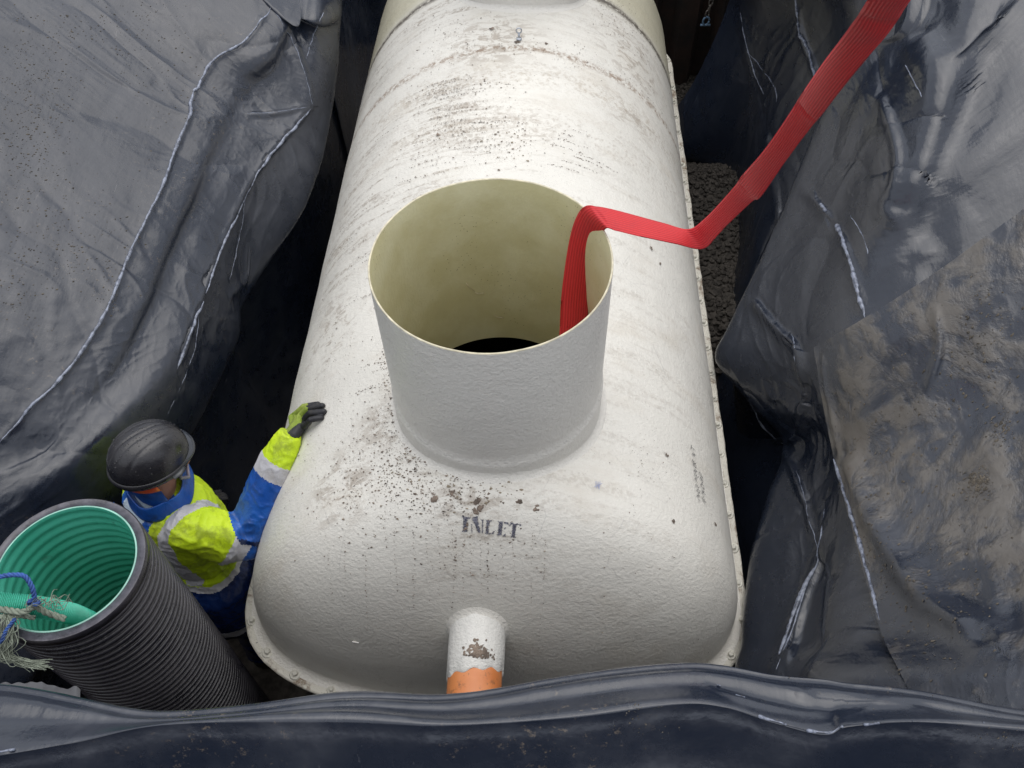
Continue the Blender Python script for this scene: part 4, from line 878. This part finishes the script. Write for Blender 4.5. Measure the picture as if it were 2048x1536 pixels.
body = [loft(hp_, 24), loft([(N0+Vector((0, 0, -.10)), .075, .07, RT), (N0+HD*.005+UP*.02, .060, .060, RT), (HC-UP*.06-HD*.01, .058, .062, RT)]),
 loft([(N0-UP*.03, .09, .06, RT), (N0-UP*.08, .17, .09, RT), (N0-UP*.2, .165, .105, RT), (N0-UP*.42, .14, .10, RT), (HIP-UP*.02, .155, .11, RT), (HIP-UP*.12, .15, .11, RT)], 24),
 loft(seglist(RS, EL, .052, .042)), loft(seglist(EL, WR, .040, .028)), loft(seglist(LS, LEb, .052, .042)), loft(seglist(LEb, LWr, .040, .028)),
 ball(RS, .06), ball(LS, .06), ball(HC+HD*.098-UP*.018, (.016, .016, .024)), ball(HC+RT*.074-HD*.008-UP*.015, (.012, .02, .03)), ball(HC-RT*.074-HD*.008-UP*.015, (.012, .02, .03)), ball(HC+HD*.078-UP*.085, (.03, .03, .025))]
kneeR = Vector((-1.10, 1.24, -.48)); kneeL = Vector((-1.24, 1.33, -.48)); anR = Vector((-1.12, 1.20, -.83)); anL = Vector((-1.26, 1.36, -.83))
for hpv, kn, an in ((HIP+RT*.08-UP*.1, kneeR, anR), (HIP-RT*.08-UP*.1, kneeL, anL)): body += [loft(seglist(hpv, kn, .08, .055)), loft(seglist(kn, an, .055, .038)), ball(kn, .055)]
bme_ = remesh('body', body, .009, 5); bo = link('body', bme_, skin.m, person)
for s in (-1, 1): pydata('eye', *ball(HC+HD*.088+RT*.031*s+UP*.008, .011, 10), simple('eye_white', (.7, .7, .68), .2), person)
pydata('mouth', *ball(HC+HD*.092-UP*.056, (.018, .012, .005), 10), simple('lips', (.36, .13, .11), .5), person)
# fabrics
def fabric(name, a, b, rough=.55, grime=.3, gcol=(.12, .11, .08), spec=.35):
    m = M(name); n = m.noise(7, 5, .6); c = m.mix(m.ramp(n, .35, .7), a, b); g = m.math('MULTIPLY', m.ramp(m.noise(13, 7, .7, m.map(loc=(3, 1, 2))), .48, .64), grime); c = m.mix(g, c, gcol)
    m.set('Base Color', c); m.set('Roughness', rough); m.set('Specular IOR Level', spec); b_ = m.bump(m.noise(28, 4, .55, m.map((1, 1, .6)), .8), .006, .7); m.bump(m.noise(330, 2), .0005, .4, b_); return m.m
yel = fabric('hivis_yellow', (.52, .72, .015), (.62, .80, .03), .5, .55, (.17, .21, .04)); blu = fabric('royal_blue', (.008, .075, .36), (.015, .12, .48), .38, .45, (.02, .03, .05), .6)
navy = fabric('navy_wet', (.004, .014, .075), (.008, .03, .13), .25, .2, (.01, .012, .02), .7); slv = fabric('reflective_tape', (.50, .50, .53), (.66, .66, .70), .35, .35, (.22, .19, .15)); pale = fabric('pale_blue_patch', (.42, .52, .62), (.52, .60, .68), .6, .25, (.2, .24, .3))
# jacket
nk = N0+Vector((0, 0, .0))
jk = [loft([(N0+UP*.015, .075, .07, RT), (N0-UP*.012, .125, .09, RT), (N0-UP*.05, .195, .125, RT), (N0-UP*.12, .215, .145, RT), (N0-UP*.25, .205, .15, RT), (N0-UP*.38, .195, .15, RT), (N0-UP*.43, .190, .148, RT), (HIP+UP*.06, .205, .16, RT), (HIP-UP*.04, .215, .17, RT), (HIP-UP*.12, .218, .172, RT), (HIP-UP*.17, .208, .168, RT)], 36),
 ball(RS+UP*.0, (.088, .088, .08)), ball(LS, (.085, .085, .08)),
 loft([(RS-RT*.03, .085, .09, UP), (RS.lerp(EL, .35), .095, .090, UP), (RS.lerp(EL, .7), .098, .090, UP), (EL, .080, .076, UP)], 28),
 ball(EL, (.074, .074, .076)),
 loft([(EL, .078, .07, RT), (EL.lerp(WR, .2), .086, .068, RT), (EL.lerp(WR, .45), .084, .064, RT), (EL.lerp(WR, .66), .078, .060, RT), (EL.lerp(WR, .80), .074, .056, RT), (EL.lerp(WR, .96), .060, .045, RT), (EL.lerp(WR, 1.07), .045, .034, RT)], 28),
 loft(seglist(LS, LEb, .08, .068)), ball(LEb, .066), loft(seglist(LEb, LWr, .064, .048))]
jm = remesh('jacket', jk, .0058, 6); VJ = getV(jm); NJ = getN(jm)
def segt(P, A, B):
    A = np.array(A); B = np.array(B); ab = B-A; t = ((P-A)@ab)/(ab@ab); q = A+np.clip(t, 0, 1)[:, None]*ab; return t, np.linalg.norm(P-q, axis=1)
tu, du = segt(VJ, RS, EL); tf, df = segt(VJ, EL, WR)
nearel = np.exp(-(np.linalg.norm(VJ-np.array(EL), axis=1)/.11)**2); nearsh = np.exp(-(np.linalg.norm(VJ-np.array(RS)-np.array([.05, -.03, 0]), axis=1)/.13)**2)
wp = np.stack([pn(VJ, 8, 1), pn(VJ, 8, 2), pn(VJ, 8, 3)], -1)*.03
d = .004*pn(VJ, 7)+(.003+.009*nearel+.006*nearsh)*(ridge(VJ+wp, 9.5, 4)**2-.4)+.003*(ridge(VJ+wp, 26, 8)**2-.4)+.004*(ridge((VJ+wp)*np.array([1, 1, .35]), 12, 3)**2)*(VJ[:, 2] < .35)
# waist belt pulled in by its tape
tb = VJ[:, 2]-(.055); d -= .010*np.exp(-(tb/.03)**2)*(du > .1)
# keep the sleeve off the tank wall
VJ = VJ+NJ*d[:, None]; zz = zt(VJ[:, 0], VJ[:, 1]); inn_ = (qf(VJ[:, 0], VJ[:, 1]) < 1) & (VJ[:, 2] < zz+.004) & (VJ[:, 2] > 0)
for i in np.where(inn_)[0]:
    n = ntank(VJ[i, 0], VJ[i, 1]); g = (zz[i]+.004-VJ[i, 2])*n.z; VJ[i] += np.array(n)*g
setV(jm, VJ)
CJ = centers(jm); tu, du = segt(CJ, RS, EL); tf, df = segt(CJ, EL, WR); rel = CJ-np.array(N0); lat = rel@np.array(RT); fwd = rel@np.array(HD); z = CJ[:, 2]
fore = (df < .115) & (tf > .08) & ((df < du) | (tu > 1.0)); upper = (~fore) & (du < .11) & (tu > .12) & (lat > .16)
jit = .004*pn(CJ, 20)
mi = np.zeros(len(CJ), int)                      # 0 yellow 1 blue 2 navy 3 tape 4 pale
mi[:] = 0
mi[(z < .052)] = 2
tape_w = (z > .050+jit) & (z < .080+jit); mi[tape_w] = 3
mi[(z < -.20+jit) & (z > -.245+jit)] = 3
cent = (np.abs(lat+.025) < .098) & (fwd < .03) & (z > .085); mi[cent] = 1
mi[(fwd < .0) & (z > .20) & (lat < .042) & (lat > -.09)] = 4
mi[(np.abs(lat-.138) < .026) & (z > .085)] = 3; mi[(np.abs(lat+.19) < .02) & (z > .085)] = 3
mi[upper] = 0; mi[upper & (tu > .66) & (tu < 1.02)] = 3; mi[upper & (tu >= 1.02)] = 1
mi[fore] = 1; mi[fore & (tf < .13+jit*6)] = 2; mi[fore & (tf > .67) & (tf < .82)] = 3; mi[fore & (tf >= .82)] = 0
jm.polygons.foreach_set('material_index', mi.astype(np.int32)); link('jacket', jm, [yel, blu, navy, slv, pale], person)
# collar
cv = []; K = 40
for r_i, (rr, hh) in enumerate([(.075, -.02), (.084, .01), (.090, .052), (.097, .056), (.108, .022), (.116, -.012)]):
    for k in range(K):
        a = 2*math.pi*k/K; d_ = RT*math.cos(a)+HD*math.sin(a); front = max(0, math.sin(a-.75))**8; rr2 = rr+(.05*front if r_i >= 4 else 0)+.004*math.sin(5*a)
        cv.append(N0+HD*.008+d_*rr2*(1 if r_i < 3 else 1)+UP*(hh+.004*math.sin(3*a+r_i)-.018*front*(r_i >= 4)))
cm = pydata('collar', cv, grid_faces(6, K, False, True), blu, person); md = cm.modifiers.new('s', 'SUBSURF'); md.levels = 2; md.render_levels = 2; md = cm.modifiers.new('t', 'SOLIDIFY'); md.thickness = .004
# drawstring
tube('drawstring', [tuple(N0-HD*.12+RT*(x-.03)+UP*(-.028-.05*abs(x)-.015*math.cos(x*30))-HD*.012) for x in np.linspace(-.07, .06, 14)], .003, blu, person, 6)
tube('hood_cord', [tuple(N0-HD*(.135)+RT*.0+UP*(-.03-t*.03)) for t in np.linspace(0, 1, 5)], [.003, .005, .006, .006, .002], blu, person, 8)
# neck warmer (orange) and grey scarf strap
ow = M('orange_band'); ow.set('Base Color', ow.mix(ow.ramp(ow.noise(18, 3), .4, .6), (.75, .10, .03), (.85, .30, .02))); ow.set('Roughness', .5)
cv = []
for i, (rx, ry, hh) in enumerate([(.100, .114, .02), (.105, .120, .0), (.104, .118, -.022), (.094, .106, -.044)]):
    for k in range(K):
        a = math.pi*.80+(2*math.pi*.535)*k/(K-1); cv.append(HC+RT*math.cos(a)*rx+HD*(math.sin(a)*ry)+UP*hh)
nb_ = pydata('head_band', cv, grid_faces(4, K), ow.m, person); md = nb_.modifiers.new('t', 'SOLIDIFY'); md.thickness = .003
cv = []
for rx, ry, hh in ((.097, .110, -.030), (.100, .112, -.055), (.104, .112, -.085), (.104, .110, -.12)):
    for k in range(K):
        a = math.pi*.80+(2*math.pi*.535)*k/(K-1); cv.append(HC+RT*math.cos(a)*rx+HD*(math.sin(a)*ry)+UP*(hh+.002*math.sin(a*9)))
pydata('neck_gaiter', cv, grid_faces(4, K), blu, person)
# helmet
hm = M('helmet_shell'); hn_ = hm.noise(14, 5); hm.set('Base Color', hm.mix(hm.ramp(hn_, .3, .7), (.014, .014, .018), (.03, .03, .034))); hm.set('Roughness', hm.ramp(hn_, .3, .7, .2, .36)); hm.set('Specular IOR Level', .6); hm.bump(hm.noise(150, 3), .0006)
tilt = .20; HF = (HD*math.cos(tilt)-UP*math.sin(tilt)); HU = (UP*math.cos(tilt)+HD*math.sin(tilt)); H0 = HC+UP*.034
def helm_pt(a, p, off=0.0):
    # a azimuth (0 = front), p from rim (0) to crown (pi/2)
    cf, cr_ = math.cos(a), math.sin(a); e = .82; c = max(0, math.cos(p))**e
    L_ = (.128 if cf > 0 else .136); fx_ = cf*c*L_; rx_ = cr_*c*.112; u = .118*math.sin(p)**.95 if p > 0 else 0
    r = 0
    if p > .35:
        for xr in (-.05, -.012, .012, .05): r -= .0024*math.exp(-((rx_-xr*(1-.35*fx_/.14))/.0045)**2)*max(0, min(1, (p-.35)*4))*max(0, min(1, (.10-fx_)*20))
    n = HF*cf*math.cos(p)+RT*cr_*math.cos(p)*1.1+HU*math.sin(p); n.normalize()
    return H0+HF*fx_+RT*rx_+HU*u+n*(r+off)
NA, NPh = 128, 48; V = []
for i in range(NPh+1):
    p = math.pi/2*i/NPh
    for k in range(NA): V.append(helm_pt(2*math.pi*k/NA, p))
helmet = pydata('helmet', V, grid_faces(NPh+1, NA, False, True), hm.m, person)
V = []
for (o_, dz) in ((.0, .004), (.004, .002), (.006, -.008), (.003, -.020), (-.006, -.022), (-.010, 0)):
    for k in range(NA): V.append(helm_pt(2*math.pi*k/NA, 0, o_)+HU*dz+HU*(-.010*max(0, -math.cos(2*math.pi*k/NA))))
pydata('helmet_rim', V, grid_faces(6, NA, False, True), hm.m, helmet)
V = []; nb2 = 40
for o_, dz in ((-.004, .006), (.010, .002), (.019, -.003), (.021, -.007), (.018, -.010), (-.004, -.008)):
    for k in range(nb2):
        a = -1.05+2.1*k/(nb2-1); wgt = math.cos(a*1.45)**.6 if abs(a*1.45) < 1.57 else 0; V.append(helm_pt(a, 0, o_*wgt if o_ > 0 else o_)+HU*dz)
pydata('peak', V, grid_faces(6, nb2), simple('helmet_peak', (.03, .035, .045), .18, .7), helmet)
pydata('chin_strap_clip', *loft([(helm_pt(1.15, 0, .010)-HU*.002, .006, .010, HU), (helm_pt(1.32, 0, .012)-HU*.006, .006, .012, HU), (helm_pt(1.5, 0, .010)-HU*.010, .005, .009, HU)], 8), simple('grey_clip', (.06, .065, .07), .25), helmet)
tube('chin_strap', [tuple(helm_pt(1.25, 0, -.002)-HU*.02), tuple(HC+RT*.088+HD*.03-UP*.05), tuple(HC+RT*.07+HD*.055-UP*.095), tuple(HC+HD*.085-UP*.115)], .006, simple('grey_webbing', (.30, .29, .34), .6), person, 6)
dv = []; df_ = []
for _ in range(210):
    a = rng.uniform(0, 6.28); p = rng.uniform(.3, 1.5); c = helm_pt(a, p, .0006); v, f = ball(c, rng.uniform(.0009, .0021), 6); dv.append((v, f))
o = pydata('water_droplets', *merge(dv), simple('droplet', (.05, .05, .055), .04, 1.0), helmet); o['kind'] = 'stuff'
# right glove, fingers spread on the shell
def on(px, py, h): 
    p = hit(px, py); return Vector(p)+ntank(p[0], p[1])*h
gl = []
wr0 = WR-(WR-EL).normalized()*.02
pal = on(611, 852, .022); acr = Vector(on(622, 862, .02)-on(600, 836, .02)).normalized()
gl.append(loft([(wr0, .036, .026, acr), (WR.lerp(pal, .35), .040, .026, acr), (pal, .047, .024, acr), (on(617, 845, .024), .046, .020, acr)], 18))
for (bx, by), (mx, my), (tx, ty_), r in (((604, 836), (622, 821), (640, 811), .0124), ((609, 842), (630, 825), (649, 814), .0128), ((616, 849), (635, 834), (652, 826), .0124), ((622, 858), (636, 847), (647, 838), .0112)):
    b0, m0, t0 = on(bx, by, .024), on(mx, my, .031), on(tx, ty_, .0095)
    gl.append(loft([(pal.lerp(b0, .5), r, r, acr), (b0, r*1.08, r, acr), (b0.lerp(m0, .5), r, r, acr), (m0, r*1.04, r, acr), (m0.lerp(t0, .5)+Vector((0, 0, .001)), r*.96, r*.95, acr), (t0, r*.9, r*.85, acr)], 12)); gl.append(ball(t0, r*.9, 10))
b0, m0, t0 = on(598, 858, .022), on(594, 838, .022), on(605, 822, .011); gl.append(loft([(WR.lerp(pal, .5), .013, .013, acr), (b0, .0135, .0135, acr), (m0, .0125, .012, acr), (t0, .010, .010, acr)], 12)); gl.append(ball(t0, .010, 10))
gmh = remesh('glove', gl, .0026, 3); VG = getV(gmh); NG = getN(gmh); zz = zt(VG[:, 0], VG[:, 1]); VG = VG+NG*(.0012*pn(VG, 40))[:, None]; k_ = VG[:, 2] < zz+.003
for i in np.where(k_)[0]: n = ntank(VG[i, 0], VG[i, 1]); VG[i] += np.array(n)*((zz[i]+.003-VG[i, 2])*n.z)
setV(gmh, VG); CG = centers(gmh); q = proj(CG); hgt = (CG[:, 2]-zt(CG[:, 0], CG[:, 1])); tfing = (q[:, 0]-593)*.72-(q[:, 1]-871)*.69
dirn = Vector(on(650, 820, .01)-WR).normalized(); al = (CG-np.array(WR))@np.array(dirn)
gy = fabric('glove_knit', (.22, .30, .04), (.32, .38, .08), .7, .5, (.08, .09, .05)); gb = fabric('glove_rubber', (.018, .018, .022), (.035, .035, .04), .45, .2)
nz = .006*pn(CG, 60)
side_ = (CG-np.array(pal))@np.array(acr)
gmi = ((al+nz > .128) | (hgt < .011+nz) | (side_ > .033)).astype(np.int32); gmh.polygons.foreach_set('material_index', gmi); link('glove', gmh, [gy, gb], person)
# left glove, hanging
ld = Vector((.3, .3, -.9)).normalized(); g2 = [loft([(LWr, .03, .022, RT), (LWr+ld*.05, .038, .02, RT), (LWr+ld*.09, .036, .016, RT)], 14)]
for i, (x, l) in enumerate(((-.027, .055), (-.009, .068), (.009, .064), (.027, .05))):
    b0 = LWr+ld*.085+RT*x; g2.append(loft([(b0, .0095, .0095, RT), (b0+ld*l*.5+HD*.006, .0095, .0095, RT), (b0+ld*l*.95+HD*.02, .0085, .0085, RT)], 10))
g2.append(loft([(LWr+ld*.02+RT*.02, .013, .013, HD), (LWr+ld*.05+RT*.042, .012, .012, HD), (LWr+ld*.085+RT*.045+HD*.01, .009, .009, HD)], 10))
link('glove', remesh('glove_hanging', g2, .003, 3), gb, person)
# trousers and boots
tr = []
for hpv, kn, an in ((HIP+RT*.08-UP*.08, kneeR, anR), (HIP-RT*.08-UP*.08, kneeL, anL)): tr += [loft(seglist(hpv, kn, .105, .082)), loft(seglist(kn, an+UP*.02, .08, .07)), ball(kn, .082)]
tr.append(ball(HIP-UP*.1, (.15, .14, .12))); tm = remesh('trousers', tr, .01, 5); VT = getV(tm); NT = getN(tm); setV(tm, VT+NT*(.008*(ridge(VT, 9)**2-.4))[:, None]); link('trousers', tm, navy, person)
rub = simple('boot_leather', (.03, .025, .02), .5, bump=.003)
for an in (anR, anL): link('boot', remesh('boot', [loft([(an+UP*.1, .062, .062, RT), (an, .055, .06, RT), (an-UP*.04, .052, .07, RT)]), loft([(an-HD*.05-UP*.045, .042, .035, RT), (an+HD*.04-UP*.05, .047, .036, RT), (an+HD*.13-UP*.055, .05, .03, RT), (an+HD*.19-UP*.06, .035, .022, RT)])], .008, 3), rub, person)
print('PLACES', proj([tuple(v) for v in (HC, RS, EL, WR, N0, HIP)]).round())
